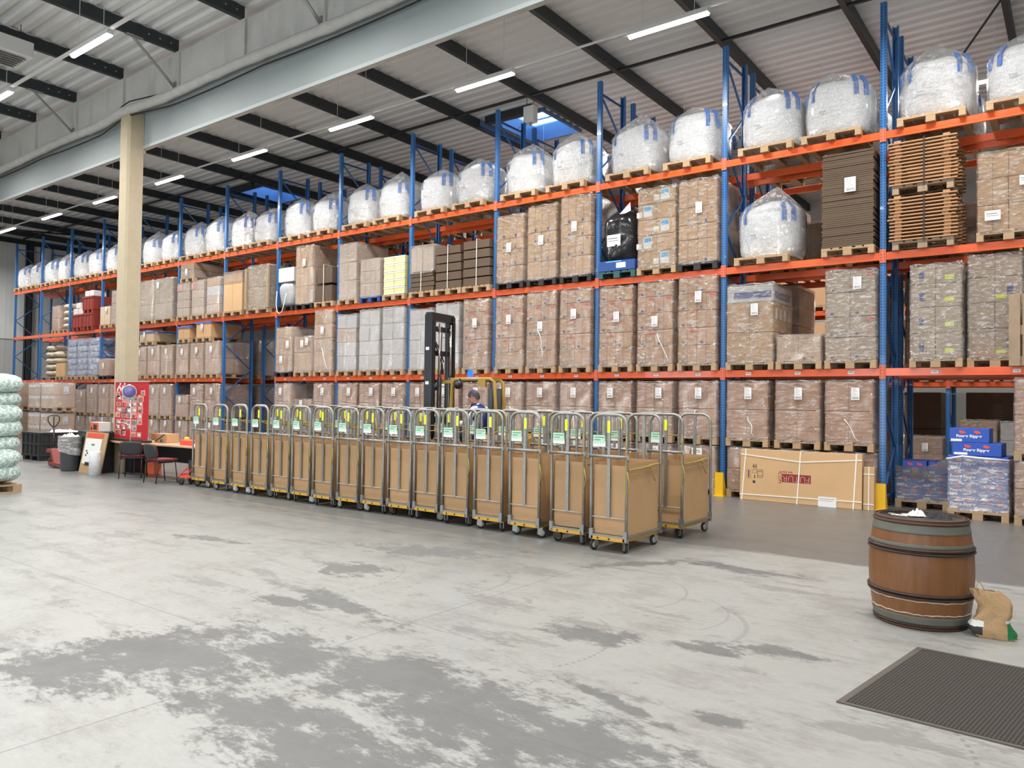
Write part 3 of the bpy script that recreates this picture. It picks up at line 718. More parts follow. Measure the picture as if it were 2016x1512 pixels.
# lowest beam
Z0 = ZS[0]; G0 = 'carton loads on the lowest beams'
for b, i, desc, kw in (
    (-1, 0, 'wide crinkled brown carton load with yellow labels', dict(w_=.76, rows=(.42, .42, .38, .30), mark='yellowblue', fm='film_heavy', mat='grey_card', lab=None, px=-.60)),
    (-1, 1, 'wide crinkled brown load beside an upright pallet', dict(w_=.76, rows=(.46, .42, .40, .34), mark='yb2', fm='film_heavy', mat='grey_card', lab=None, px=.21, fy=.12)),
    (0, 0, 'three-tier load with a blue-printed top carton', dict(w_=.9, rows=(.56, .56, .32), nx=1, mat=('tan', 'tan', 'white_card'), lab=(.12, .68), px=-.86, bluetop=1)),
    (0, 1, 'short carton load under crinkled film', dict(w_=.8, rows=(.46,), nx=1, mat='tan', lab=None, px=.03, mark='redblue', fm='film_heavy')),
    (0, 2, 'tall grey carton load under crinkled film', dict(w_=.84, rows=(.40, .36, .42, .36), mat='grey_card', lab=(.15, .86), px=.90, mark='redblue', fm='film_heavy')),
    (1, 0, 'tall five-tier load with red and blue marks', dict(rows=(.35, .33, .34, .32, .28), mark='redblue', lab=(.05, .62))),
    (1, 1, 'tall five-tier load with red and blue marks', dict(rows=(.36, .34, .34, .33, .29), mark='redblue', lab=(.02, .52), tail=1)),
    (1, 2, 'tall five-tier load with red and blue marks', dict(rows=(.36, .34, .34, .33, .31), mark='redblue', lab=(.05, .77))),
    (2, 0, 'tall five-tier load with red and blue marks', dict(rows=(.35, .33, .34, .32, .28), mark='redblue', lab=(.02, .68))),
    (2, 1, 'tall five-tier load with red and blue marks', dict(rows=(.36, .34, .34, .33, .29), mark='redblue', lab=(.0, .54), tail=1)),
    (2, 2, 'tall five-tier load with red and blue marks', dict(rows=(.36, .34, .34, .33, .29), mark='redblue', lab=(-.02, .68))),
    (3, 0, 'white carton load under film', dict(rows=(.38, .36, .38, .38), mat='white_card', lab=None, fm='film_heavy')),
    (3, 1, 'white carton load behind the forklift mast', dict(rows=(.38, .38, .40, .42), mat='white_card', lab=None, fm='film_heavy')),
    (3, 2, 'tall brown load with blue marks', dict(rows=(.35, .33, .34, .32, .28), mark='redblue', lab=(.0, .66))),
    (4, 0, 'white carton load of four uneven tiers', dict(rows=(.40, .38, .38, .36), mat=('white_card', 'white_card', 'pale_card', 'white_card'), lab=None, fm='film_heavy', jit=.012)),
    (4, 1, 'white carton load of four uneven tiers', dict(rows=(.40, .38, .42, .40), mat='white_card', lab=None, fm='film_heavy', jit=.012)),
    (4, 2, 'white carton load of four uneven tiers', dict(rows=(.40, .40, .42, .40), mat=('white_card', 'white_card', 'white_card', 'white_card'), lab=None, fm='film_heavy', jit=.014)),
    (5, 0, 'leaning carton load on a black pallet', dict(rows=(.50, .50, .30), mat='tan', lab=((-.1, .28), (.3, .62)), pal='black', nx=(2, 2, 1), gw=.74, mark='holes')),
    (5, 1, 'low two-tier carton load with two labels', dict(rows=(.55, .45), mat='tan', lab=((.0, .8), (.28, .86)), nx=1)),
    (5, 2, 'tall carton load with a trailing film strip', dict(rows=(.55, .38, .40, .38), mat='tan', lab=(.0, .67), nx=1, mark='holes', tail=1)),
    (7, 0, 'low carton load below a hanging sheet', dict(rows=(.50, .50), mat='brown', lab=(.05, .75))),
    (7, 1, 'low carton load carrying a second pallet', dict(rows=(.50, .50), mat='brown', lab=(.05, .77))),
    (7, 2, 'low carton load beside the drive-through bay', dict(rows=(.50, .52), mat='brown', lab=(.0, .77))),
    (8, 0, 'low carton load with two tiers', dict(rows=(.50, .48), mat='brown', lab=(-.05, .8))),
    (8, 1, 'low carton load with two tiers', dict(rows=(.50, .50), mat='brown', lab=(.0, .8))),
    (8, 2, 'low carton load with two tiers', dict(rows=(.50, .50), mat='brown', lab=(.0, .78))),
    (9, 0, 'small carton load under a blue-edged sheet', dict(rows=(.62,), mat='brown', lab=(.05, .6), nx=1, pal='black')),
    (9, 2, 'low carton load beside the tan column', dict(rows=(.50, .45), mat='brown', lab=None)),
    (11, 2, 'open-topped tan carton on a pallet', dict(rows=(.55,), mat='tan', lab=None, nx=1, fm=None)),
):
    px = kw.pop('px', PX[i]); bt = kw.pop('bluetop', 0); fy = kw.pop('fy', 0)
    t = load('carton_load', desc + ', ' + where(0, PN3[i], b), 'pallet load', G0, XC(b) + px, FY + fy, Z0, **kw)
    if bt:
        mb = MB(); mb.box(-.30, .40, .0125, .0135, 1.34, 1.46, 0); mb.box(.4375, .438, .1, 1.0, 1.33, 1.46, 0)
        for q in range(4): mb.box(.4375, .4385, .15 + q * .25, .27 + q * .25, .95, 1.15, 1); mb.box(.4375, .4385, .15 + q * .25, .27 + q * .25, .40, .60, 1)
        part('printed_mark', mb.mesh('printed_mark', ['ink_blue', 'paper']), t)
# upper half loads over bays 7 and 8
CV = []
CV.append(load('carton_load', 'larger blue-lidded carton on its own pallet above the low loads', 'pallet load', G0, XC(7) + .35, FY + .02, Z0 + 1.205, w_=.9, rows=(.52,), nx=1, mat='brown', lab=(-.05, .65), fm=None))
CV.append(load('carton_load', 'small blue-lidded carton on a pallet left of the larger blue-lidded one', 'pallet load', G0, XC(7) - .86, FY + .02, Z0 + 1.205, w_=.75, rows=(.42,), nx=1, mat='brown', lab=None, fm=None))
CV.append(load('carton_load', 'low blue-lidded carton on a pallet right of the tan column', 'pallet load', G0, XC(8) - .55, FY + .02, Z0 + 1.205, w_=1.0, rows=(.36,), nx=1, mat='grey_card', lab=(-.1, .6), fm=None))
def sheet_mesh(w_, d, seed, drop=.1):
    mb = MB(); N = 12; vs = []; fs = []
    for i in range(N + 1):
        for j in range(N + 1):
            u, v = i / N * 2 - 1, j / N * 2 - 1; e = max(abs(u), abs(v))
            z = .02 + .035 * noise.noise((u * 2.5 + seed, v * 2.5, seed)) + (-(drop) * (e - .86) / .14 if e > .86 else .03 * (1 - e))
            vs.append((u * w_ / 2 * (1 if e < .99 else 1.0), v * d / 2, z))
    for i in range(N):
        for j in range(N): a = i * (N + 1) + j; fs.append((a, a + 1, a + N + 2, a + N + 1))
    mb.add(vs, fs, 0, True); return mb
M['sheet_blue'] = simple('plastic_sheet_blue', (.10, .16, .45), .3)
M['sheet_white'] = simple('plastic_sheet_white', (.6, .62, .68), .25, bump=.5, bscale=10)
for t, z, w_, d, s_ in ((CV[0], .665, .92, 1.2, 1), (CV[1], .565, .77, 1.2, 2), (CV[2], .505, 1.02, 1.2, 3)):
    cv = part('cover_sheet', sheet_mesh(w_ + .02, d, s_ * 3.1, .09).mesh('cover_sheet', 'sheet_white'), t, (0, .61, z)); mb = MB(); a, c = w_ / 2 + .015, d / 2 + .012
    for p, q in (((-a, -c), (a, -c)), ((a, -c), (a, c)), ((-a, -c), (-a, c))): mb.bar((p[0], p[1], -.03), (q[0], q[1], -.03), .012, .06)
    part('edge_band', mb.mesh('edge_band', 'sheet_blue'), cv)
# loads in the rear rack
G1 = 'loads in the rear rack'
for b in range(-1, 13):
    for l in (-1, 0, 1):
        if b == 6 and l < 1: continue
        if b == -1 and l < 0: continue
        if b in (4, 5, 9, 10, 11, 12) and l == 1: continue
        if b > 10: continue
        for i, px in enumerate(PX):
            r_ = random.Random(b * 31 + l * 7 + i)
            if b == 0 and l == 0 and i == 1: continue
            if l == 1 and b in (0, 7) and i != 2 and b == 7: continue
            if l == 1 and b == 2: continue
            if l == 1 and b == 3: rows = (.4, .4, .4)
            elif l == 1: rows = (.42, .42, .40)[:3 - (i == 1)]
            elif l == 0: rows = (.40, .38, .38, .36)[:(4 if b < 6 else 3)]
            else: rows = (.5, .5, .5, .45)
            if l == 0 and b == 0 and i == 0: rows = (.40, .40, .40, .38)
            load('carton_load', 'shaded brown carton load, ' + where(l, PN3[i], b, 1), 'pallet load', G1, XC(b) + px + (.1 if (b == 0 and l == 0 and i == 0) else 0), 15.46, ZS[l], rows=rows, nx=1 if l < 0 else 2, ny=1, mat=('brown', 'brown2', 'grey_card')[r_.randrange(3)], lab=None)
# far rack, seen through the open first bay
for x, z, w_, rows, mt, lab in ((-3.2, 0, .8, (.40, .42), 'brown2', 'wide reddish carton load on the floor of the far rack'), (-3.05, 0, 0, (), '', ''),
        (-2.05, .62, .8, (.42, .22), 'tan', 'film-topped carton load raised in the far rack behind the blue cartons'), (-1.2, .45, .8, (.36, .42), 'white_card', 'pale wrapped carton load in the far rack at the right edge')):
    if not w_: continue
    load('carton_load', lab, 'pallet load', 'loads in the far rack', x, 21.8, 0 if z == 0 else 0, w_=w_, rows=rows if z == 0 else (z,) + rows, nx=1, ny=1, mat=mt, fm='film_heavy', lab=(0, .7))
for b in range(-1, 6):
    for l in (0, 1):
        for i, px in enumerate(PX): load('carton_load', 'dark distant carton load, ' + where(l, PN3[i], b, 2), 'pallet load', 'loads in the far rack', XC(b) + px, 21.8, ZS[l], rows=(.8, .7), nx=1, ny=1, mat='brown', lab=None, fm=None)
    if b == -1: continue
    for i, px in enumerate(PX[:2] if b == 0 else PX): load('carton_load', 'dark distant carton load, ' + where(-1, PN3[i], b, 2), 'pallet load', 'loads in the far rack', XC(b) + px, 21.8, 0, rows=(.9, 1.0), nx=1, ny=1, mat='brown', lab=None, fm=None)
for i, px in enumerate((-2.35, -.55)): load('carton_load', 'tall dark brown load on the floor behind the far rack, %s one' % ('left', 'right')[i], 'pallet load', 'loads in the far rack', XC(-1) + px, 23.3, 0, w_=1.25, rows=(1.0, 1.0), nx=1, ny=1, mat='dark_card', lab=None, fm=None)

# ------------------------------------------------------------------ middle beam: mixed loads
Z1 = ZS[1]; G2 = 'carton loads on the middle beams'
for b, i, desc, kw in (
    (-1, 2, 'tall brown carton load with shiny film', dict(w_=.86, rows=(.42, .42, .40), px=.40, mat='tan', lab=((-.25, .2), (.3, .6)), big=True)),
    (1, 1, 'carton load with blue and white labels', dict(w_=.86, rows=(.33, .33, .32, .32, .30), nx=1, mat='tan', mark='bluelabel', lab=None, px=.02)),
    (1, 2, 'tall brown carton load on a black pallet', dict(w_=.82, rows=(.46, .30, .34, .52), mat='tan', lab=(.05, .66), pal='black', px=.90, mark='blue')),
    (2, 0, 'tall brown carton load on a black pallet', dict(rows=(.38, .38, .26, .52), mat='tan', lab=(.0, .52), pal='black', mark='blue')),
    (2, 1, 'tall brown carton load on a black pallet', dict(rows=(.40, .40, .26, .58), mat='tan', lab=(.0, .53), pal='black', mark='blue')),
    (2, 2, 'tall brown carton load on a black pallet', dict(rows=(.42, .42, .30, .58), mat='tan', lab=(-.03, .62), pal='black', mark='blue')),
    (4, 0, 'tall narrow wrapped load with blue mark', dict(rows=(.52, .50, .50), nx=1, mat='pale_card', lab=None, fm='film_heavy', gw=.72)),
    (4, 1, 'crinkled pale load on a blue pallet', dict(rows=(.36, .34, .30), mat='pale_card', lab=None, fm='film_heavy', pal='blue')),
    (5, 1, 'tall two-part carton load on a black pallet', dict(rows=(.52, .54, .60), mat='tan', lab=(.05, .72), pal='black', jit=.01)),
    (7, 0, 'pale carton load with an orange-red top label', dict(rows=(.28, .28, .28, .28), nx=1, mat='pale_card', lab=None)),
    (7, 1, 'pale carton load with an orange-red top label', dict(rows=(.28, .28, .28, .30), nx=1, mat='pale_card', lab=None, gw=.72)),
    (7, 2, 'pale carton load with loose top carton', dict(rows=(.30, .28, .32, .26), nx=1, mat=('pale_card', 'pale_card', 'white_card', 'tan'), lab=None, gw=.72)),
    (8, 0, 'large grey-brown load seen beside the tan column', dict(w_=1.2, rows=(.55, .85), nx=1, mat='grey_card', lab=None, px=-.70)),
    (8, 2, 'large grey-brown load with a corner post', dict(w_=1.2, rows=(.55, .85), nx=1, mat='grey_card', lab=(-.3, .85), px=.62)),
    (9, 0, 'single pale carton on a pallet', dict(rows=(.70,), nx=1, mat='pale_card', lab=(.2, .8), fm=None)),
    (9, 1, 'pale carton stack of five rows', dict(rows=(.26, .26, .26, .26, .2), mat='pale_card', lab=None)),
    (9, 2, 'pale carton stack by the tan column', dict(rows=(.26, .26, .26, .3), mat='pale_card', lab=None)),
    (6, 0, 'plain tall tan carton with loose film', dict(w_=1.05, rows=(1.22,), nx=1, ny=1, mat='tan', lab=None, fm=None, px=-.78)),
    (6, 2, 'strapped grey-brown load with wooden corner posts', dict(w_=1.15, rows=(.66, .66), nx=1, mat='grey_card', lab=None, px=.55)),
):
    px = kw.pop('px', PX[i])
    t = load('carton_load', desc + ', ' + where(1, PN3[i], b), 'pallet load', G2, XC(b) + px, FY, Z1, **kw)
    if b == 7 and i < 2:
        mb = MB(); mb.box(-.36, -.06, .0, .0135, 1.02, 1.22); part('printed_mark', mb.mesh('printed_mark', 'ink_pink'), t)
    if (b, i) == (6, 2):
        mb = MB()
        for sx in (-.56, .56): mb.box(sx - .05, sx + .05, -.04, .02, .14, 1.42)
        part('corner_post', mb.mesh('corner_post', 'wood_old'), t)
    if (b, i) == (6, 0): film(t, 1.08, 1.22, .35, -.02, 1.06, 'film', 2)
t = load('carton_load', 'opened film-wrapped carton on a second pallet above the pale loads, %s bay from right' % BN(7), 'pallet load', G2, XC(7) - .72, FY + .02, Z1 + 1.31, w_=.85, rows=(.26, .22), nx=1, mat=('pale_card', 'tan'), lab=(0, .4))
def slab_stack(name, label, cat, group, x, y, z, w_, d, h, n, mt, jit=.012, pal='wood', gw=None, taper=0., over=None, straps=None):
    t = thing(name, label, cat, (x, y, z), 0, group); r = random.Random(int(x * 10)); z0 = 0
    if pal: part('pallet', pallet_mesh(w_, d, {'wood': 'wood', 'old': 'wood_old', 'black': 'plas_black', 'blue': 'plas_blue'}[pal], pal), t); z0 = .145
    mb = MB(); gw = gw or w_ - .02; th = h / n
    for i in range(n):
        e = taper * i / n; a = r.uniform(-jit, jit); c = r.uniform(0, jit)
        mb.box(-gw / 2 + e + a, gw / 2 - e + a, .01 + c, d - .02 + c, z0 + i * th, z0 + (i + .86) * th)
    part('cardboard_sheets', mb.mesh('cardboard_sheets', mt), t)
    if straps:
        mb = MB()
        for sx in straps: mb.box(sx - .008, sx + .008, -.008, .0, z0, z0 + h + .004); mb.box(sx - .008, sx + .008, -.008, d, z0 + h, z0 + h + .006)
        part('strap', mb.mesh('strap', 'strap_white'), t)
    return t
t = slab_stack('cardboard_stack', 'tall stack of dark corrugated cardboard with a white label, under the top beam', 'cardboard stack', 'cardboard stacks', XC(0) + .85, FY, Z1, .86, 1.2, 1.66, 46, 'dark_card', .012)
part('shipping_label', LABEL, t, (.05, -.014, 1.22), (0, 0, 0), (1.4, 1, 1.2))
slab_stack('cardboard_stack', 'dark strapped cardboard bundle on a pallet, %s' % where(1, 'middle', 3), 'cardboard stack', 'cardboard stacks', XC(3) + .0, FY, Z1, .85, 1.2, 1.08, 5, 'dark_card', .015, straps=(0.,), taper=.02)
slab_stack('cardboard_stack', 'dark strapped cardboard bundle on a pallet, %s' % where(1, 'right', 3), 'cardboard stack', 'cardboard stacks', XC(3) + .9, FY, Z1, .85, 1.2, 1.12, 5, 'dark_card', .015, straps=(.02,), taper=.02)
t = slab_stack('cardboard_stack', 'dark cardboard bundle half covered by film, %s' % where(1, 'left', 3), 'cardboard stack', 'cardboard stacks', XC(3) - .9, FY, Z1, .85, 1.2, .5, 4, 'dark_card', .02, straps=(0.,), taper=.03)
for k_ in range(2): part('carton', carton_mesh(.38, 1.1, .62, 'pale_card'), t, (-.2 + .4 * k_, .04, .66))
film(t, .86, 1.2, .72, 0, .6, 'film_heavy', 1)
slab_stack('cardboard_stack', 'folded dark cardboard bundle with one white strap, %s' % where(1, 'right', 5), 'cardboard stack', 'cardboard stacks', XC(5) + .9, FY, Z1, .82, 1.2, 1.05, 2, 'dark_card', .02, straps=(0.,), taper=.06, gw=.7)
# grey film bundle with a hanging loop
def lumpy(w_, d, h, seed, amp=.06, N=10, sq=3.):
    mb = MB(); vs = []; fs = []; seg = 28; rg = N
    for i in range(rg + 1):
        v = i / rg; z = h * v; rr = (1 - max(0, (v - .72) / .28) ** 2 * .75) * (1 - .08 * (1 - min(1, v * 6)))
        for k_ in range(seg):
            a = 2 * PI * k_ / seg; c, s_ = math.cos(a), math.sin(a); q = (abs(c) ** sq + abs(s_) ** sq) ** (-1 / sq)
            n_ = 1 + amp * 2 * noise.noise((c * 1.6 + seed, s_ * 1.6, z * 3))
            vs.append((c * q * w_ / 2 * rr * n_, s_ * q * d / 2 * rr * n_ + d / 2, z + amp * .6 * v * noise.noise((c * 2, s_ * 2, seed * 3.))))
    for i in range(rg):
        for k_ in range(seg): k2 = (k_ + 1) % seg; fs.append((i * seg + k_, i * seg + k2, (i + 1) * seg + k2, (i + 1) * seg + k_))
    fs.append(tuple(range(seg))[::-1]); fs.append(tuple(rg * seg + k_ for k_ in range(seg)))
    return mb.add(vs, fs, 0, True)
M['grey_film'] = simple('grey_film', (.38, .39, .40), .25, bump=1., bscale=11)
t = thing('film_bundle', 'grey film-wrapped bundle with hanging white loop, %s' % where(1, 'left', 5), 'wrapped bundle', (XC(5) - .9, FY, Z1), 0, 'wrapped bundles')
part('pallet', pallet_mesh(.8, 1.2, 'plas_black', 'black'), t)
part('wrapping', lumpy(.78, 1.1, .80, 3.1).mesh('wrapping', 'grey_film'), t, (0, 0, .145))
for k_ in range(2): part('carton', carton_mesh(.36, 1.0, .42, 'white_card'), t, (-.18 + .37 * k_, .05, .86))
mb = MB(); mb.tube([(-.35, .0, .6), (-.34, -.03, .2), (-.26, -.05, -.02), (-.14, -.06, -.10), (-.02, -.05, -.03), (.05, -.03, .2), (.1, 0, .5)], .013, 6); part('loop', mb.mesh('loop', 'strap_white'), t)
t = thing('film_bundle', 'black film-wrapped bundle on a blue tray, %s' % where(1, 'left', 1), 'wrapped bundle', (XC(1) - .88, FY, Z1), 0, 'wrapped bundles')
M['plas_green'] = simple('plastic_green', (.02, .09, .09), .45)
part('pallet', pallet_mesh(.86, 1.2, 'plas_green', 'green'), t)
mb = MB(); mb.box(-.43, .43, -.01, 1.19, .145, .36, 0, .01); mb.box(.0, .22, -.014, -.01, .20, .31, 1); mb.box(-.25, .12, -.013, -.01, .33, .355, 2); part('tray', mb.mesh('tray', ['plas_blue', 'paper', 'ink_cyan']), t)
part('wrapping', lumpy(.84, 1.12, 1.15, 8.7, .10, 14).mesh('wrapping', 'film_dark'), t, (0, 0, .36))
part('shipping_label', WLABEL, t, (-.05, -.035, .78), (0, 0, 0), (1.5, 1, 1.6)); 
mb = MB(); mb.add([(.05, .02, 1.33), (.30, .02, 1.55), (.30, .05, 1.38), (.18, .02, 1.33)], [(0, 1, 2, 3)]); part('flap', mb.mesh('flap', 'paper'), t)
# yellow crates
M['crate_yellow'] = simple('crate_pale_yellow', (.62, .60, .30), .45)
mb = MB(); mb.box(-.19, .19, 0, 1.1, 0, .2, 0, .01); mb.box(-.185, .185, -.006, 0, .16, .19, 1); mb.box(-.185, .185, -.006, 0, .01, .03, 1)
CR = mb.mesh('crate', ['crate_yellow', 'paper'])
t = thing('crate_stack', 'pale yellow plastic crates stacked five high, %s' % where(1, 'right', 4), 'crate stack', (XC(4) + .9, FY, Z1))
part('pallet', pallet_mesh(.82, 1.2, 'wood', 'wood'), t)
for a in (-.195, .195):
    for c in range(5): part('crate', CR, t, (a, .03, .146 + c * .2))
# red pallet boxes
mb = MB(); mb.box(-.44, .44, 0, 1.1, .12, .66, 0, .015)
for x in (-.4, -.06, .3): mb.box(x, x + .12, 0, 1.1, 0, .12); 
for x in (-.4, -.14, .12, .38): mb.box(x - .015, x + .015, -.02, 0, .14, .64)
mb.box(-.45, .45, -.025, 0, .60, .66)
RB = mb.mesh('box_body', 'plas_red')
n_ = 0
for x, z, lab in ((-.42, 0, 'lower left red plastic pallet box'), (.5, 0, 'lower right red plastic pallet box'), (.5, .67, 'upper red plastic pallet box')):
    t = thing('pallet_box', lab + ' on the middle beam near the end wall', 'pallet box', (XC(10) + x, FY, Z1 + z), 0, 'red plastic pallet boxes'); part('box_body', RB, t)
for k_, (x, z, h) in enumerate(((-.70, .67, .24), (-.24, .67, .24), (-.45, .92, .22), (.3, 1.35, .22), (.62, 1.35, .22))):
    solo('carton', carton_mesh(.4, .5, h, 'white_card'), 'small white carton lying on the red pallet boxes, %s from the left' % ORD[k_], 'carton', (XC(10) + x, FY + .06, Z1 + z), 0, 'small cartons on the red boxes')
# sack stacks near the end wall
def sack_mesh(mt, sx, sy, sz, seed):
    mb = MB(); vs = []; fs = []; A, B_ = 18, 10
    for i in range(B_ + 1):
        v = -PI / 2 + PI * i / B_
        for k_ in range(A):
            a = 2 * PI * k_ / A; c, s_, cz = math.cos(a), math.sin(a), math.cos(v)
            q = (abs(c) ** 4 + abs(s_) ** 4) ** (-.25); e = abs(cz) ** .45
            n_ = 1 + .07 * noise.noise((c * 1.5 + seed, s_ * 1.5, math.sin(v) * 2))
            vs.append((c * q * e * sx / 2 * n_, s_ * q * e * sy / 2 * n_, sz / 2 * (1 + math.sin(v) * (.85 + .3 * noise.noise((c + seed, s_, 0))))))
    for i in range(B_):
        for k_ in range(A): k2 = (k_ + 1) % A; fs.append((i * A + k_, i * A + k2, (i + 1) * A + k2, (i + 1) * A + k_))
    mb.add(vs, fs, 0, True); return mb.mesh('sack', mt)
M['sack'] = simple('sack_beige', (.52, .44, .34), .6, var=.15, bump=.4, bscale=20)
SK = [sack_mesh('sack', .62, .9, .30, s_) for s_ in (1.3, 4.4)]
def sacks(label, x, z, n, cols=1):
    t = thing('sack_stack', label, 'sack stack', (x, FY + .1, z), 0, 'beige sack stacks near the end wall'); part('pallet', pallet_mesh(.8 * cols, 1.1, 'wood_old', 'old'), t)
    r = random.Random(int(x))
    for c in range(cols):
        for i in range(n - c % 2): part('sack', SK[i % 2], t, ((c - (cols - 1) / 2) * .68 + r.uniform(-.04, .04), .5, .14 + .27 * i), (0, 0, r.uniform(-.1, .1)))
sacks('beige sacks piled four high beside the red boxes', XC(11) + .90, Z1, 4)
sacks('tall double pile of beige sacks on the lowest beam, near the end wall', XC(11) - .35, Z0, 5, 2)
load('carton_load', 'brown wrapped load behind the beige sacks on the middle beam', 'pallet load', G2, XC(11) + .10, FY + .1, Z1, w_=.7, rows=(.5, .5), nx=1, mat='brown', lab=None)
# frosted blue water packs
M['water'] = simple('water_pack_blue', (.30, .40, .66), .2, bump=1., bscale=9, var=.35, vscale=9)
for k_, (x, w_) in enumerate(((-.85, .80), (.05, .80), (.95, .72))):
    t = thing('water_pack_load', 'blue film-wrapped bottle packs stacked high on the lowest beam, %s of three' % ('left', 'middle', 'right')[k_], 'pallet load', (XC(10) + x, FY, Z0), 0, 'blue bottle pack loads')
    part('pallet', pallet_mesh(w_, 1.2, 'wood', 'wood'), t)
    for i in range(6):
        for a in (-1, 1): part('bottle_pack', cached(('wp', i % 2), lambda i=i: lumpy(.39, 1.1, .25, i * 2.3, .04, 6, 6.).mesh('bottle_pack', 'water')), t, (a * w_ / 4, .03, .146 + i * .245))
    film(t, w_ + .02, 1.18, 1.5, 0, .12, 'film_heavy', k_)
# slat bundles
def slat_bundle():
    mb = MB(); r = random.Random(5)
    for i in range(13):
        z = i * .058; a = r.uniform(-.02, .02)
        mb.box(-.5 + a, .5 + a, .0, .1, z, z + .022); mb.box(-.5 + a, .5 + a, .55, .65, z, z + .022); mb.box(-.5 + a, .5 + a, 1.05, 1.15, z, z + .022)
        for x in (-.37, .35): mb.box(x - .05 + a, x + .05 + a, .02, 1.15, z + .022, z + .058)
    return mb.mesh('slatted_frames', 'wood_slat')
SB = slat_bundle()
for k_, z in enumerate((0, .93)):
    t = thing('slat_stack', '%s bundle of slatted wooden frames tied on a pallet, rightmost visible bay' % ('lower', 'upper')[k_], 'wood bundle', (XC(-1) - .79, FY, Z1 + z), 0, 'slatted wood bundles')
    part('pallet', pallet_mesh(.9, 1.2, 'wood_old', 'old'), t); part('slatted_frames', SB, t, (0, -.03, .146))
    mb = MB(); mb.box(.02, .04, -.045, -.035, .1, .91); mb.box(.02, .04, -.045, 1.15, .902, .908); part('tie_cord', mb.mesh('tie_cord', 'rubber'), t)

# ------------------------------------------------------------------ bulk bags
def bag_surface(a, v, s=3.2, R=.545):
    c, s_ = math.cos(a), math.sin(a); q = (abs(c) ** s + abs(s_) ** s) ** (-1 / s)
    if v < .1: rr = .90 + .9 * v
    elif v < .74: rr = .99 + .02 * math.sin((v - .1) / .64 * PI)
    elif v < .77: rr = .965
    else: rr = .98 * math.cos((v - .77) / .23 * 1.32) ** .55
    return c * q * R * rr, s_ * q * R * rr
def bag_mesh(seed):
    def f():
        mb = MB(); vs = []; fs = []; A = 40; vv = [0, .02, .06, .1, .18, .26, .34, .42, .5, .58, .66, .72, .745, .76, .79, .82, .86, .9, .94, .97, .995]
        H = 1.0
        for v in vv:
            for k_ in range(A):
                a = 2 * PI * k_ / A; x, y = bag_surface(a, v)
                n_ = 1 + .05 * noise.noise((x * 2.4 + seed, y * 2.4, v * 2.5)) + .022 * noise.noise((x * 7, y * 7, v * 9 + seed)); zz = v * H + (.07 * v * noise.noise((x * 2 + seed, y * 2, 1.)) if v > .6 else 0)
                vs.append((x * n_, y * n_, zz))
        for i in range(len(vv) - 1):
            for k_ in range(A): k2 = (k_ + 1) % A; fs.append((i * A + k_, i * A + k2, (i + 1) * A + k2, (i + 1) * A + k_))
        fs.append(tuple(range(A))[::-1]); fs.append(tuple((len(vv) - 1) * A + k_ for k_ in range(A)))
        mb.add(vs, fs, 0, True); return mb.mesh('bag_body', 'bag_white')
    return f
def hood_mesh(seed):
    def f():
        mb = MB(); vs = []; fs = []; A = 44; r = random.Random(seed); px, py = r.uniform(-.25, .15), r.uniform(-.2, .05); ph = r.uniform(1.12, 1.33)
        vv = [.02, .15, .3, .45, .6, .7, .78, .84, .89, .93, .965, .99, 1.0]
        for v in vv:
            k2_ = min(v, .80); t_ = max(0, (v - .80) / .20)
            for k_ in range(A):
                a = 2 * PI * k_ / A; x, y = bag_surface(a, k2_ if k2_ < .74 else .5); x *= 1.035; y *= 1.035
                fold = 1 + .05 * math.sin(a * 7 + seed) * t_ + .09 * noise.noise((x * 4 + seed, y * 4, v * 3)) * (.25 + t_)
                x = (x * (1 - t_) + px * t_) * fold; y = (y * (1 - t_) + py * t_) * fold
                z = v * (1 if v < .80 else 1) ; z = v if v <= .80 else .80 + (ph - .80) * (t_ ** .75) + .05 * noise.noise((x * 3, y * 3, seed)) * (1 - t_)
                vs.append((x, y, z))
        n = len(vv)
        for i in range(n - 1):
            for k_ in range(A): k2 = (k_ + 1) % A; fs.append((i * A + k_, i * A + k2, (i + 1) * A + k2, (i + 1) * A + k_))
        mb.add(vs, fs, 0, True); return mb.mesh('film_hood', 'film_bag')
    return f
def loop_mesh(i):
    def f():
        mb = MB(); a0 = PI / 4 + PI / 2 * i
        for da in (-.15, .15):
            pts = []
            for v in (.58, .66, .72, .78, .84, .88, .92):
                x, y = bag_surface(a0 + da, v if v < .9 else .86); e = 1.025 if v < .9 else .92
                pts.append((x * e, y * e, v * 1.0 + .015 + (.03 if v > .9 else 0)))
            tx, ty = -math.sin(a0), math.cos(a0); w_ = .045; vs = []; fs = []
            for p in pts: vs += [(p[0] - tx * w_, p[1] - ty * w_, p[2]), (p[0] + tx * w_, p[1] + ty * w_, p[2])]
            for q in range(len(pts) - 1): fs.append((2 * q, 2 * q + 1, 2 * q + 3, 2 * q + 2))
            o = len(vs)
            vs += [(x * .985, y * .985, z) for x, y, z in vs]; fs += [tuple(o + j for j in f_) for f_ in fs[:len(pts) - 1]]
            mb.add(vs, fs, 0, True)
        return mb.mesh('lifting_loop', 'loop_blue')
    return f
mb = MB(); r0 = random.Random(9)
for c in range(5): mb.box(-.06 + c * .024, -.043 + c * .024, -.001, 0, 0, .028, 0)
PRINT = mb.mesh('print_mark', 'ink_grey')
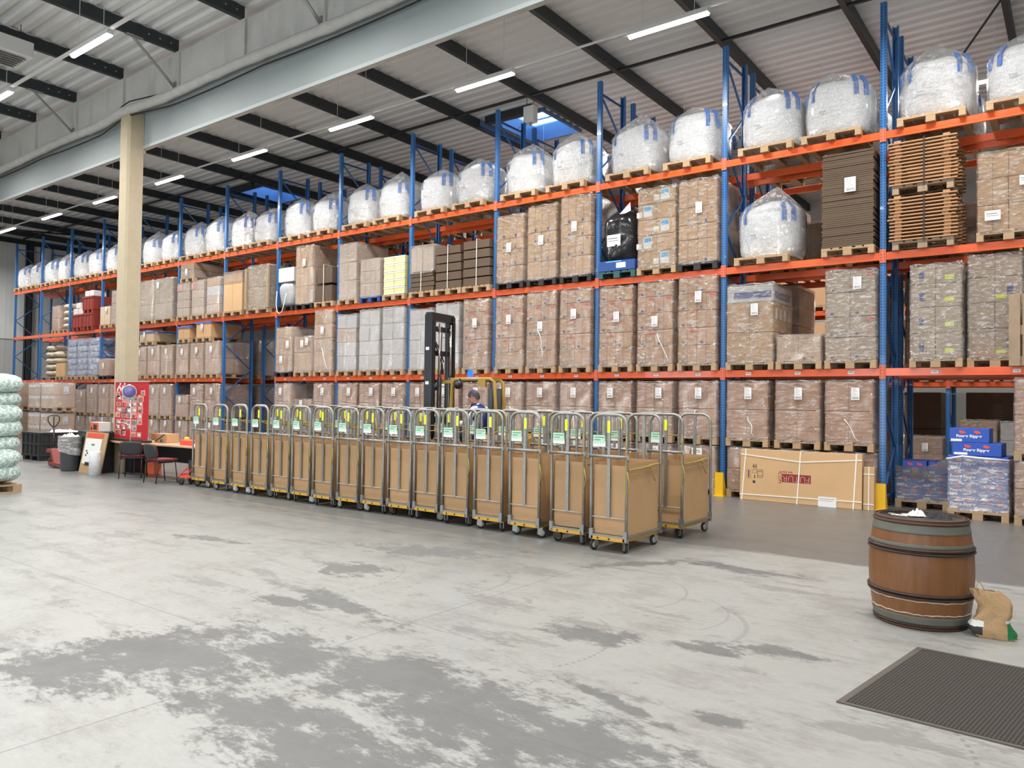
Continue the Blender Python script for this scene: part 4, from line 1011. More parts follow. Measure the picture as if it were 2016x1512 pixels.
def bulk_bag(label, x, y, z, s=0, hs=1., group='white bulk bags', rz=0):
    t = thing('bulk_bag', label, 'bulk bag', (x, y, z), rz, group)
    part('pallet', pallet_mesh(1.0, 1.15, 'wood', 'wood'), t, (-.04, -.6, 0), (0, 0, 0))
    part('bag_body', cached(('bag', s % 5), bag_mesh(s % 5 + .3)), t, (0, 0, .146), (0, 0, 0), (1, 1, hs))
    part('film_hood', cached(('hood', s % 7), hood_mesh(s % 7 + 11)), t, (0, 0, .146), (0, 0, 0), (1, 1, hs))
    for i in range(4): part('lifting_loop', cached(('loop', i), loop_mesh(i)), t, (0, 0, .146), (0, 0, 0), (1, 1, hs))
    part('print_mark', PRINT, t, (-.18, -.585, .146 + .36 * hs), (0, 0, 0), (1, 1, 1))
Z2 = ZS[2]; n_ = 0
BXT = {-1: (-.64, .66), 0: (-.58, .63), 1: (-.64, .68)}
for b in range(-1, 13):
    for i, px in enumerate(BXT.get(b, (-.66, .64))):
        r_ = random.Random(b * 5 + i)
        bulk_bag('clear-hooded white bulk bag, %s of %s bay from right, top of front rack' % (('left', 'right')[i], BN(b)), XC(b) + px + r_.uniform(-.03, .03), FY + .6, Z2, n_, r_.uniform(.92, 1.04) if b < 8 else .95, 'white bulk bags on the front rack'); n_ += 1
for b in range(-1, 11):
    for i, px in enumerate((-.66, .64)):
        r_ = random.Random(b * 5 + i + 99)
        bulk_bag('shaded white bulk bag, %s of %s bay from right, top of rear rack' % (('left', 'right')[i], BN(b)), XC(b) + px + r_.uniform(-.03, .03), 16.08, Z2, n_ + 3, r_.uniform(.90, 1.0), 'white bulk bags on the rear rack'); n_ += 1
bulk_bag('white bulk bag with torn film on the middle beam, left of the cardboard stack', XC(0) - .62, FY + .6, Z1, 4, 1.06)

# ------------------------------------------------------------------ roll carts
CW, CD, CH = .50, .88, 1.60
def arc_pts(w_, h, z0, r, y, n=6):
    a = w_ / 2; pts = [(-a, y, z0), (-a, y, z0 + .4), (-a, y, h - r)]
    for i in range(1, n + 1): q = PI - PI / 2 * i / n; pts.append((-a + r + r * math.cos(q), y, h - r + r * math.sin(q)))
    for i in range(n + 1): q = PI / 2 - PI / 2 * i / n; pts.append((a - r + r * math.cos(q), y, h - r + r * math.sin(q)))
    pts += [(a, y, z0 + .4), (a, y, z0)]; return pts
def cart_parts():
    P = {}
    mb = MB(); mb.tube(arc_pts(CW - .03, CH, .19, .13, 0), .0185, 8)
    P['hoop'] = mb.mesh('hoop', 'cart_steel')
    mb = MB(); mb.box(-.020, .020, -.008, .008, .40, CH - .01); P['post'] = mb.mesh('centre_post', 'cart_steel')
    mb = MB(); mb.tube([(-CW / 2 - .01, 0, 1.115), (CW / 2 + .01, 0, 1.115)], .018, 8); mb.box(-CW / 2 - .014, -CW / 2 - .006, -.02, .02, 1.09, 1.14, 1); mb.box(CW / 2 + .006, CW / 2 + .014, -.02, .02, 1.09, 1.14, 1); P['bar'] = mb.mesh('crossbar', ['cart_steel', 'wheel_grey'])
    mb = MB(); mb.tube([(-CW / 2 + .01, 0, .40), (CW / 2 - .01, 0, .40)], .007, 6); P['rail'] = mb.mesh('lower_rail', 'wheel_grey')
    mb = MB(); a = CW / 2
    mb.box(-a, a, -.015, CD + .015, .175, .20, 1); mb.box(-a + .03, a - .03, -.02, CD + .02, .135, .175, 0)
    mb.box(-a, -a + .05, -.02, .03, .14, .26, 1); mb.box(a - .05, a, -.02, .03, .14, .26, 1); mb.box(-a, -a + .05, CD - .03, CD + .02, .14, .26, 1); mb.box(a - .05, a, CD - .03, CD + .02, .14, .26, 1)
    for x in (-.13, .02): mb.lathe([(.001, -.0245), (.012, -.0245), (.012, -.02)], 8, 2, (x, 0, .157), 'Y')
    P['deck'] = mb.mesh('deck', ['cart_yellow', 'cart_steel', 'rubber'])
    mb = MB(); th = .006; z0, z1 = .202, 1.04; x0, x1, y0, y1 = -a + .035, a - .035, .025, CD - .03
    mb.box(x0, x1, y0, y0 + th, z0, z1 - .03); mb.box(x0, x1, y1 - th, y1, z0, z1); mb.box(x0, x0 + th, y0, y1, z0, z1 - .01); mb.box(x1 - th, x1, y0, y1, z0, z1)
    mb.box(x0, x1, y0, y1, z0, z0 + th)
    mb.box(x0, x1, y0 + .1, y0 + .16, z1 - .07, z1 - .06)
    P['liner'] = mb.mesh('cardboard_liner', 'kraft')
    mb = MB(); mb.box(-.02, .02, -.014, -.008, 1.39, 1.53, 0, .001); P['tag'] = mb.mesh('tag', 'tag_yellow')
    mb = MB(); mb.box(-.21, -.05, -.012, -.008, 1.27, 1.36); mb.box(-.19, -.06, -.013, -.012, 1.33, 1.34, 1); mb.box(-.19, -.11, -.013, -.012, 1.30, 1.31, 1); P['card'] = mb.mesh('card', ['tag_green', 'ink_grey'])
    mb = MB(); mb.box(-.215, -.045, -.010, -.004, 1.225, 1.29); P['holder'] = mb.mesh('card_holder', 'paper')
    mb = MB(); mb.box(-.018, .018, -.022, .022, .132, .14); mb.box(-.024, -.019, -.02, .045, .045, .134); mb.box(.019, .024, -.02, .045, .045, .134); mb.box(-.024, .024, -.022, .01, .122, .134); P['fork'] = mb.mesh('caster', 'steel')
    mb = MB(); mb.lathe([(.044, -.015), (.061, -.013), (.065, 0), (.061, .013), (.044, .015)], 22, 0, (0, .032, .065), 'X'); mb.lathe([(.006, -.0185), (.040, -.015), (.044, -.008), (.044, .008), (.040, .015), (.006, .0185)], 16, 1, (0, .032, .065), 'X'); P['wheel'] = mb.mesh('wheel', ['rubber', 'wheel_grey'])
    r = random.Random(2)
    mb = MB(); pts = [(-a + .01, .0, 1.30)]
    for i in range(1, 9): pts.append((-a + .01, CD * i / 9, 1.30 + r.uniform(-.02, .015)))
    pts.append((-a + .01, CD, 1.31)); mb.tube(pts, .007, 5); P['cord'] = mb.mesh('cord', 'strap_yellow')
    mb = MB(); pts = []
    for i in range(10): pts.append((a - .004 + .006, .02 + (CD - .05) * i / 9, .965 + .035 * i / 9 + r.uniform(-.008, .008)))
    mb.tube(pts, .010, 5); mb.tube([(a + .01, .50, .98), (a + .025, .53, 1.0), (a + .012, .56, .97), (a + .03, .54, .96), (a + .01, .51, .99)], .011, 5); mb.tube([(a + .01, .54, .97), (a + .014, .60, .88), (a + .012, .68, .80)], .008, 5); P['knot'] = mb.mesh('cord', 'strap_yellow')
    mb = MB(); pts = [(a - .01, -.022, z_) for z_ in (1.35, 1.2, .95, .7, .5)]; pts = [(p[0] + r.uniform(-.008, .008), p[1], p[2]) for p in pts]; mb.tube(pts, .006, 5); mb.tube([(a + .0, -.02, .95), (a + .04, -.04, .82), (a + .01, -.03, .7)], .006, 5); P['hang'] = mb.mesh('cord', 'strap_yellow')
    return P
CP = cart_parts()
def cart(label, x, y, rz, group, r, near=False):
    t = thing('roll_cart', label, 'roll cart', (x, y, 0), rz, group)
    for yy in (0, CD):
        part('hoop', CP['hoop'], t, (0, yy, 0)); part('centre_post', CP['post'], t, (0, yy, 0))
    part('crossbar', CP['bar'], t, (0, -.02, 0)); part('lower_rail', CP['rail'], t)
    part('deck', CP['deck'], t); part('cardboard_liner', CP['liner'], t)
    dx = r.uniform(-.03, .05)
    part('tag', CP['tag'], t, (dx if not near else 0, 0, 0), label='bright yellow tag'); h = part('card_holder', CP['holder'], t); part('card', CP['card'], h, label='pale green card')
    part('cord', CP['cord'], t, label='knotted yellow cord')
    if near: part('cord', CP['knot'], t, label='knotted yellow cord')
    if r.random() < .5 or near: part('cord', CP['hang'], t, label='knotted yellow cord')
    for sx in (-1, 1):
        for yy in (.06, CD - .06):
            c = part('caster', CP['fork'], t, (sx * (CW / 2 - .05), yy, 0), (0, 0, r.uniform(-1.6, 1.6) if not near else (.9 if sx > 0 and yy < .5 else 2.9))); part('wheel', CP['wheel'], c)
    return t
FR = [(-4.675, 7.80), (-5.33, 7.93), (-6.02, 7.98), (-6.66, 8.03), (-7.28, 8.06), (-7.87, 8.10), (-8.42, 8.10), (-8.97, 8.08), (-9.52, 8.06), (-10.09, 8.03), (-10.70, 8.07), (-11.29, 8.10), (-11.90, 8.10), (-12.52, 8.10), (-13.17, 8.12), (-13.93, 8.17)]
rc = random.Random(4)
for i, (x, y) in enumerate(FR):
    cart('tall hooped steel roll cart with cardboard liner, front row, %s from the right' % ORD[i], x + CW / 2, y, rc.uniform(-.012, .012) if i else 0, 'roll carts in the front row', rc, i == 0)
BK = [-4.60, -5.25, -5.88, -6.52, -7.15, -7.80, -8.42, -9.05, -9.68, -10.3, -10.95, -11.6, -12.25, -12.9]
for i, x in enumerate(BK):
    cart('tall hooped steel roll cart with cardboard liner, back row, %s from the right' % ORD[i], x + CW / 2, 9.17 + rc.uniform(-.02, .03), rc.uniform(-.03, .03) if i else -.02, 'roll carts in the back row', rc, i == 0)

# ------------------------------------------------------------------ forklift and driver
M['fork_yellow'] = simple('truck_yellow', (.36, .22, .025), .4); M['fork_black'] = simple('truck_black', (.010, .010, .011), .3)
M['chrome'] = simple('chrome', (.75, .7, .66), .15, 1)
def beacon_mat():
    t = NT('beacon_blue_lit'); return t.fin(t.n('ShaderNodeEmission', {'Color': (.01, .05, 1, 1), 'Strength': 4}))
M['beacon'] = beacon_mat()
FX, FYY = -9.35, 11.35
t = thing('forklift', 'yellow and black forklift with a tall raised black mast between the carts and the rack', 'forklift', (FX, FYY, 0), .14)
def outer_mast():
    mb = MB()
    for s_ in (-1, 1):
        y = s_ * .36
        mb.box(-.98, -.80, y - .045, y + .045, .08, 3.42); mb.box(-.80, -.785, y - .03, y + .03, .08, 3.3)
    mb.box(-.96, -.82, -.40, .40, 3.30, 3.46); mb.box(-.90, -.84, -.36, .36, 2.62, 2.72); mb.box(-.90, -.84, -.36, .36, .5, .62)
    return mb.mesh('outer_mast', 'fork_black')
part('outer_mast', outer_mast(), t)
mb = MB()
for s_ in (-1, 1): mb.box(-.93, -.84, s_ * .26 - .03, s_ * .26 + .03, .12, 3.36)
mb.box(-.92, -.86, -.28, .28, 3.1, 3.2); mb.box(-.92, -.86, -.28, .28, 1.3, 1.42); part('inner_mast', mb.mesh('inner_mast', 'fork_black'), t)
for s_ in (-1, 1):
    mb = MB(); mb.tube([(-.77, s_ * .20, .2), (-.77, s_ * .20, 2.2)], .04, 12); mb.tube([(-.77, s_ * .20, 2.2), (-.77, s_ * .20, 3.25)], .022, 10, 1); part('lift_cylinder', mb.mesh('lift_cylinder', ['fork_black', 'chrome']), t)
mb = MB(); mb.box(-.80, -.795, -.10, -.07, .3, 3.2); mb.box(-.80, -.795, .07, .10, .3, 3.2); part('lift_chain', mb.mesh('lift_chain', 'steel_dark'), t)
mb = MB(); mb.tube([(-.82, -.3, 2.9), (-.80, -.15, 2.6), (-.80, -.05, 2.45), (-.82, 0, 2.3)], .014, 6); mb.tube([(-.82, -.27, 2.9), (-.79, -.1, 2.65), (-.80, 0, 2.5)], .014, 6); part('hose', mb.mesh('hose', 'rubber'), t)
mb = MB()
for z in (2.08, 2.95): mb.box(-.985, -.98, -.39, -.33, z, z + .06)
mb.box(-.95, -.87, -.4065, -.4055, 2.05, 2.11); mb.box(-.95, -.87, -.4065, -.4055, 2.72, 2.78); part('sticker', mb.mesh('sticker', 'paper'), t)
mb = MB(); mb.box(-1.04, -.99, -.45, .45, .25, .7); 
for s_ in (-1, 1): mb.box(-1.06, -1.03, s_ * .25 - .05, s_ * .25 + .05, .06, .8); mb.box(-2.1, -1.03, s_ * .25 - .05, s_ * .25 + .05, .06, .1)
part('fork_carriage', mb.mesh('fork_carriage', 'fork_black'), t)
mb = MB(); mb.box(-.75, .35, -.5, .5, .15, .62, 0, .03); mb.box(.35, 1.05, -.5, .5, .22, 1.12, 0, .08); part('chassis', mb.mesh('chassis', 'fork_yellow'), t)
mb = MB(); mb.box(-.72, -.55, -.42, .42, .62, 1.15, 0, .03); part('dashboard', mb.mesh('dashboard', 'fork_black'), t)
mb = MB(); mb.box(-.1, .35, -.27, .27, .95, 1.08, 0, .03); mb.box(.33, .43, -.25, .25, 1.05, 1.5, 0, .03); mb.box(.05, .45, -.3, .3, .62, .95); part('driver_seat', mb.mesh('driver_seat', 'fork_black'), t)
mb = MB()
mb.tube([(-.38 + .0, .17 * math.cos(q), 1.32 + .17 * math.sin(q) * .6) for q in [i * PI / 10 for i in range(20)] + [0]], .012, 6); mb.bar((-.38, 0, 1.32), (-.55, 0, 1.1), .03, .03); part('steering_wheel', mb.mesh('steering_wheel', 'fork_black'), t)
def guard():
    mb = MB()
    for s_ in (-1, 1):
        y = -.38 if s_ < 0 else -.06
        pl = [(-.40, y, .7), (-.36, y, 1.6), (-.33, y, 2.08), (-.27, y, 2.15)] if s_ < 0 else [(-.40, y, 2.15)]
        mb.tube(pl + [(.50, y, 2.15), (.59, y, 2.10), (.63, y, 1.6), (.65, y, 1.0)], .034, 8)
        mb.box(.47, .57, y - .02, y + .02, 1.15, 1.98, 1)
    for x in (-.34, .52): mb.bar((x, -.38, 2.15), (x, -.06, 2.15), .06, .06)
    for x in (-.2, -.05, .1, .25, .4): mb.bar((x, -.38, 2.15), (x, -.06, 2.15), .03, .03)
    mb.box(.26, .42, -.42, -.36, 2.0, 2.14); mb.box(-.75, -.34, -.12, .0, 2.08, 2.14)
    return mb.mesh('overhead_guard', ['fork_yellow', 'fork_black'])
part('overhead_guard', guard(), t)
mb = MB(); mb.lathe([(.001, 2.20), (.05, 2.20), (.055, 2.22), (.05, 2.30), (.03, 2.33), (.001, 2.335)], 14); part('beacon', mb.mesh('beacon', 'beacon'), t, (-.02, -.25, 0))
mb = MB(); mb.lathe([(.001, .03), (.05, .03), (.08, 0), (.085, -.06), (.05, -.10), (.001, -.11)], 16, 0, (0, 0, 0), 'Y'); mb.bar((0, .0, .02), (0, .02, .12), .02, .02); part('work_light', mb.mesh('work_light', 'fork_black'), t, (-.14, -.44, 2.04)); 
mb = MB(); mb.lathe([(.001, .02), (.05, .02), (.07, 0), (.07, -.03), (.001, -.04)], 14, 0, (0, 0, 0), 'X'); part('work_light', mb.mesh('work_light', 'fork_black'), t, (-.66, -.42, 2.0))
mb = MB(); mb.tube([(-.60, -.46, 1.62), (-.52, -.47, 1.60), (-.44, -.47, 1.5), (-.34, -.45, 1.3)], .018, 6); part('grab_handle', mb.mesh('grab_handle', 'rubber'), t)
mb = MB(); mb.lathe([(.10, -.08), (.20, -.08), (.22, -.05), (.22, .05), (.20, .08), (.10, .08)], 24, 0, (0, 0, 0), 'Y'); mb.lathe([(.01, -.07), (.10, -.06), (.10, .06), (.01, .07)], 16, 1, (0, 0, 0), 'Y'); WH = mb.mesh('wheel', ['rubber', 'fork_yellow'])
for x, y, s_ in ((-.55, -.48, 1), (-.55, .48, 1), (.75, -.45, .85), (.75, .45, .85)): part('wheel', WH, t, (x, y, .22 * s_), (0, 0, 0), (s_, s_, s_))
area('beacon_light', (-9.33, 10.9, 2.45), (0, 0, 0), .1, .1, 3, (.05, .15, 1), None, PI)
# driver: body, head, hair, clothes, hands
M['skin'] = simple('skin', (.62, .30, .21), .5, var=.1); M['hair'] = simple('hair_grey_brown', (.10, .082, .07), .7, bump=.6, bscale=60)
M['shirt'] = simple('sleeve_white', (.72, .75, .80), .7, bump=.3); M['vest'] = simple('vest_blue', (.03, .055, .30), .7, bump=.3); M['scarf'] = simple('scarf_black', (.02, .018, .02), .85, bump=.5)
M['jeans'] = simple('trousers_dark_blue', (.02, .03, .07), .8); M['eye'] = simple('eye_dark', (.02, .015, .01), .3)
def skin_obj(name, parent, verts, edges, radii, mat, root=0, sub=2, flat=None):
    me = bpy.data.meshes.new(name); me.from_pydata(verts, edges, [])
    o = bpy.data.objects.new(name, me); COL.objects.link(o)
    md = o.modifiers.new('skin', 'SKIN'); md.use_smooth_shade = True
    for i, r in enumerate(radii):
        sv = me.skin_vertices[0].data[i]; sv.radius = (r, r) if not isinstance(r, tuple) else r; sv.use_root = (i == root)
    o.modifiers.new('sub', 'SUBSURF').levels = sub; o.modifiers['sub'].render_levels = sub
    bpy.context.view_layer.update()
    em = bpy.data.meshes.new_from_object(o.evaluated_get(bpy.context.evaluated_depsgraph_get())); em.name = name
    bpy.data.objects.remove(o); em.materials.clear(); em.materials.append(M[mat])
    for p in em.polygons: p.use_smooth = True
    return em
pt = thing('person', 'grey-haired driver in blue vest and white sleeves, seated in the forklift facing left', 'person', (FX + .17, FYY - .10, 1.00), .14)
# faces -X; hips at origin (seat top z=1.08)
V = [(0, 0, .12), (-.03, 0, .32), (-.05, 0, .50), (-.06, 0, .58), (-.07, 0, .64),      # 0-4 pelvis, belly, chest, neck base, neck
     (-.04, -.16, .52), (-.16, -.25, .30), (-.38, -.20, .26), (-.46, -.17, .27),         # 5-8 near arm
     (-.04, .16, .52), (-.16, .24, .30), (-.38, .16, .28), (-.46, .13, .29),             # 9-12
     (-.18, -.11, .12), (-.46, -.13, .12), (-.52, -.13, -.28), (-.64, -.13, -.33),       # 13-16 near leg
     (-.18, .11, .12), (-.46, .13, .12), (-.52, .13, -.28), (-.64, .13, -.33)]
Eg = [(0, 1), (1, 2), (2, 3), (3, 4), (2, 5), (5, 6), (6, 7), (7, 8), (2, 9), (9, 10), (10, 11), (11, 12), (0, 13), (13, 14), (14, 15), (15, 16), (0, 17), (17, 18), (18, 19), (19, 20)]
Rd = [(.13, .17), (.12, .16), (.12, .17), (.07, .07), (.055, .055), (.075, .075), (.055, .055), (.042, .042), (.03, .03), (.075, .075), (.055, .055), (.042, .042), (.03, .03),
      (.10, .10), (.075, .075), (.055, .055), (.045, .045), (.10, .10), (.075, .075), (.055, .055), (.045, .045)]
part('body', skin_obj('body', pt, V, Eg, Rd, 'shirt'), pt)
part('vest', skin_obj('vest', pt, [(0, 0, .14), (-.02, 0, .33), (-.03, 0, .50), (-.045, 0, .575), (-.035, -.14, .57), (-.035, .14, .57)], [(0, 1), (1, 2), (2, 3), (2, 4), (2, 5)], [(.14, .18), (.135, .175), (.135, .18), (.085, .10), (.085, .085), (.085, .085)], 'vest'), pt)
part('scarf', skin_obj('scarf', pt, [(-.10, 0, .20), (-.12, 0, .40), (-.12, 0, .52), (-.11, 0, .60), (-.115, 0, .645)], [(0, 1), (1, 2), (2, 3), (3, 4)], [(.08, .11), (.085, .12), (.080, .10), (.082, .085), (.068, .07)], 'scarf'), pt)
part('trousers', skin_obj('trousers', pt, [(0, 0, .10), (-.18, -.11, .12), (-.46, -.13, .12), (-.52, -.13, -.24), (-.18, .11, .12), (-.46, .13, .12), (-.52, .13, -.24)], [(0, 1), (1, 2), (2, 3), (0, 4), (4, 5), (5, 6)], [(.145, .17), (.105, .105), (.082, .082), (.065, .065), (.105, .105), (.082, .082), (.065, .065)], 'jeans'), pt)
pt.scale = (1.12, 1.12, 1.12); pt.location.z = .985
def head_mesh():
    mb = MB(); vs = []; fs = []; A, B_ = 28, 20
    for i in range(B_ + 1):
        v = -PI / 2 + PI * i / B_; z = math.sin(v)
        for k_ in range(A):
            a = 2 * PI * k_ / A; c, s_ = math.cos(a), math.sin(a); cz = math.cos(v)
            x = -c * cz * .098; y = s_ * cz * .076 * (1 - .18 * max(0, -z)); zz = z * .118
            if z < 0 and c > 0: x -= .010 * c * (-z)                       # jaw and chin
            g = lambda cy, cz_, w_, h_: math.exp(-((y - cy) / w_) ** 2 - ((zz - cz_) / h_) ** 2) if c > 0 else 0
            x -= .030 * g(0, -.022, .014, .018) + .016 * g(0, .0, .011, .022)        # nose
            x += .010 * g(-.032, .008, .014, .012) + .010 * g(.032, .008, .014, .012)   # eye sockets
            x -= .007 * g(0, .030, .05, .010)                                       # brow
            x -= .009 * g(0, -.058, .022, .007) + .008 * g(0, -.070, .018, .006)    # lips
            x += .007 * g(0, -.064, .022, .0025); x -= .010 * g(0, -.098, .022, .014)
            vs.append((x, y, zz))
    for i in range(B_):
        for k_ in range(A): k2 = (k_ + 1) % A; fs.append((i * A + k_, i * A + k2, (i + 1) * A + k2, (i + 1) * A + k_))
    mb.add(vs, fs, 0, True)
    mb.tube([(.012, 0, -.04), (.0, 0, -.135)], .046, 12)
    for s_ in (-1, 1):
        mb.tube([(.012, s_ * .072, -.028), (.018, s_ * .084, -.01), (.020, s_ * .088, .012), (.008, s_ * .082, .024), (-.002, s_ * .076, .008), (.012, s_ * .072, -.028)], .006, 6)
        mb.lathe([(.001, -.006), (.008, -.004), (.010, 0), (.008, .004), (.001, .006)], 10, 1, (-.083, s_ * .031, .008), 'X')
    mb.box(-.107, -.095, -.020, .020, -.0655, -.063, 2)
    return mb.mesh('head', ['skin', 'eye', 'ink_maroon'])
hd = part('head', head_mesh(), pt, (-.145, 0, .735), (0, -.30, 0))
def hair_mesh():
    mb = MB(); vs = []; fs = []; A, B_ = 30, 14
    for i in range(B_ + 1):
        for k_ in range(A):
            a = 2 * PI * k_ / A; c, s_ = math.cos(a), math.sin(a)
            lo = .22 if c > .45 else (-.05 - .0 if abs(s_) > .8 else -.50 + .4 * max(0, c))
            v = math.asin(max(-1, lo)) + (PI / 2 - math.asin(max(-1, lo))) * i / B_; cz = math.cos(v); n_ = 1.10 + .05 * noise.noise((c * 5, s_ * 5, v * 5))
            vs.append((-c * cz * .098 * n_ + .003, s_ * cz * .077 * n_, math.sin(v) * .119 * n_ + .004))
    for i in range(B_):
        for k_ in range(A): k2 = (k_ + 1) % A; fs.append((i * A + k_, i * A + k2, (i + 1) * A + k2, (i + 1) * A + k_))
    mb.add(vs, fs, 0, True); return mb.mesh('hair', 'hair')
part('hair', hair_mesh(), hd)
def hand_mesh(s_):
    mb = MB(); mb.tube([(0, 0, 0), (-.03, 0, .004), (-.07, 0, .008), (-.085, 0, .008)], [.022, .034, .036, .030], 10)
    for i, (dy, ln) in enumerate(((-.027, .055), (-.009, .066), (.009, .062), (.026, .048))):
        p = (-.082, dy, .008); mb.tube([p, (p[0] - ln * .45, dy * 1.05, -.002), (p[0] - ln * .62, dy * 1.05, -.030), (p[0] - ln * .35, dy, -.048)], [.0095, .009, .008, .007], 7)
    mb.tube([(-.025, s_ * .028, .0), (-.05, s_ * .048, -.008), (-.075, s_ * .045, -.028), (-.09, s_ * .03, -.038)], [.013, .012, .010, .008], 7)
    return mb.mesh('hand', 'skin')
part('hand', hand_mesh(1), pt, (-.46, -.17, .27)); part('hand', hand_mesh(-1), pt, (-.46, .13, .29))

# ------------------------------------------------------------------ barrel, jute bag, mat
def barrel():
    t = thing('wine_barrel', 'old wooden wine barrel with dark and grey hoops standing on the floor', 'barrel', (-1.065, 7.03, 0))
    H = .85
    def R(z): return .335 + .050 * (1 - ((z - H / 2) / (H / 2)) ** 2)
    st = MB(); N = 26; vs = []; fs = []; seg = N * 4; rings = 22
    for i in range(rings + 1):
        z = H * i / rings
        for k_ in range(seg):
            g = .996 if k_ % 4 == 0 else 1; a = 2 * PI * k_ / seg; vs.append((R(z) * g * math.cos(a), R(z) * g * math.sin(a), z))
    for i in range(rings):
        for k_ in range(seg): k2 = (k_ + 1) % seg; fs.append((i * seg + k_, i * seg + k2, (i + 1) * seg + k2, (i + 1) * seg + k_))
    st.add(vs, fs, 0, True); n0 = len(vs)
    st.lathe([(.33, H), (.305, H + .004), (.303, H - .010), (.001, H - .011)], 60, 1); st.lathe([(.33, .0), (.001, .001)], 40, 1)
    part('staves', st.mesh('staves', ['barrel_wood', 'barrel_head']), t)
    def hoop(z0, z1, off, m, bulge=0):
        mb = MB(); n = 6; pr = []
        for i in range(n + 1): z = z0 + (z1 - z0) * i / n; pr.append((R(z) + off + bulge * math.sin(PI * i / n), z))
        pr2 = [(R(z) - .002, z) for _, z in reversed(pr)]; prof = pr + pr2 + [pr[0]]
        seg = 64; vs = []; fs = []
        for r_, z in prof[:-1]:
            for k_ in range(seg): a = 2 * PI * k_ / seg; vs.append((r_ * math.cos(a), r_ * math.sin(a), z))
        L = len(prof) - 1
        for i in range(L):
            for k_ in range(seg): k2 = (k_ + 1) % seg; j = (i + 1) % L; fs.append((i * seg + k_, i * seg + k2, j * seg + k2, j * seg + k_))
        mb.add(vs, fs, 0, True); return mb.mesh('hoop', m)
    for z0, z1, off, m, b, lab in ((.815, .835, .005, 'hoop_rust', .010, 'dark rusty hoop'), (.842, .856, .003, 'hoop_rust', .008, 'dark rusty hoop'), (.745, .812, .004, 'hoop_grey', 0, 'greenish grey hoop'),
                         (.640, .665, .004, 'hoop_grey', 0, 'greenish grey hoop'), (.610, .635, .006, 'hoop_dark', .012, 'dark brown hoop'), (.583, .606, .006, 'hoop_dark', .012, 'dark brown hoop'),
                         (.262, .285, .006, 'hoop_dark', .012, 'dark brown hoop'), (.240, .260, .006, 'hoop_dark', .012, 'dark brown hoop'), (.045, .105, .004, 'hoop_grey', 0, 'greenish grey hoop'), (.025, .042, .004, 'hoop_dark', .008, 'dark brown hoop'), (.002, .020, .005, 'hoop_rust', .006, 'dark rusty hoop')):
        part('hoop', hoop(z0, z1, off, m, b), t, label=lab)
    mb = MB(); r = random.Random(3); pts = []
    for z, a0, a1 in ((.228, 3.4, 6.2), (.125, 3.6, 6.2)):
        pts = [((R(z) + .002) * math.cos(a0 + (a1 - a0) * i / 30), (R(z) + .002) * math.sin(a0 + (a1 - a0) * i / 30), z + r.uniform(-.004, .004)) for i in range(31)]; mb.tube(pts, [.003 + .003 * r.random() for _ in pts], 5)
    part('dried_glue', mb.mesh('dried_glue', 'sack'), t, label='pale crusty line under the hoops')
def wood_barrel():
    t = NT('barrel_wood'); co = t.co()
    f = t.noise(1, 5, t.co(scale=(18, 18, 2)), .6); f2 = t.noise(3, 4, co)
    c = t.mix(f, (.11, .042, .012), (.26, .105, .032)); c = t.mix(t.math('MULTIPLY', t.ramp(f2, .5, .7), .5), c, (.16, .055, .018))
    return t.fin(t.bsdf(c, .42, 0, f, .2))
M['barrel_wood'] = wood_barrel(); M['barrel_head'] = simple('barrel_head', (.05, .032, .022), .6, var=.3)
M['hoop_rust'] = simple('hoop_rust', (.075, .035, .022), .6, .3, var=.4); M['hoop_grey'] = simple('hoop_grey_green', (.13, .135, .11), .55, .2, var=.25, vscale=9); M['hoop_dark'] = simple('hoop_dark', (.040, .022, .018), .5, .3, var=.3)
barrel()
def cloth(name, label, cat, w_, d, loc, rz, mt, seed, amp=.02, group=None):
    mb = MB(); N = 16; vs = []; fs = []
    for i in range(N + 1):
        for j in range(N + 1):
            u, v = i / N - .5, j / N - .5; e = 1 + .15 * noise.noise((u * 5 + seed, v * 5, 2))
            z = amp * (.6 + noise.noise((u * 6 + seed, v * 6, seed)) + .5 * noise.noise((u * 14, v * 14, seed)))
            z *= (1 - (2 * max(abs(u), abs(v))) ** 4)
            vs.append((u * w_ * e, v * d * e, max(.002, z)))
    n0 = len(vs)
    vs += [(x, y, 0) for x, y, z in vs]
    for i in range(N):
        for j in range(N): a = i * (N + 1) + j; q = (a, a + 1, a + N + 2, a + N + 1); fs.append(q); fs.append(tuple(n0 + k_ for k_ in q[::-1]))
    rim = [j for j in range(N + 1)] + [i * (N + 1) + N for i in range(1, N + 1)] + [N * (N + 1) + j for j in range(N - 1, -1, -1)] + [i * (N + 1) for i in range(N - 1, 0, -1)]
    for i in range(len(rim)): a, b = rim[i], rim[(i + 1) % len(rim)]; fs.append((a, b, n0 + b, n0 + a))
    mb.add(vs, fs, 0, True); return solo(name, mb.mesh(name, mt), label, cat, loc, rz, group)
cloth('paper_sheet', 'flat white paper lying on the barrel head', 'paper', .30, .20, (-1.17, 6.99, .843), .25, 'paper', 1.1, .012)
cloth('tissue', 'crumpled white tissue on the barrel head', 'tissue', .12, .08, (-1.08, 6.93, .858), .5, 'paper', 4.1, .05)
cloth('black_cap', 'crumpled black cloth cap on the barrel head', 'cap', .22, .13, (-.93, 6.95, .841), -.2, 'scarf', 7.7, .055)
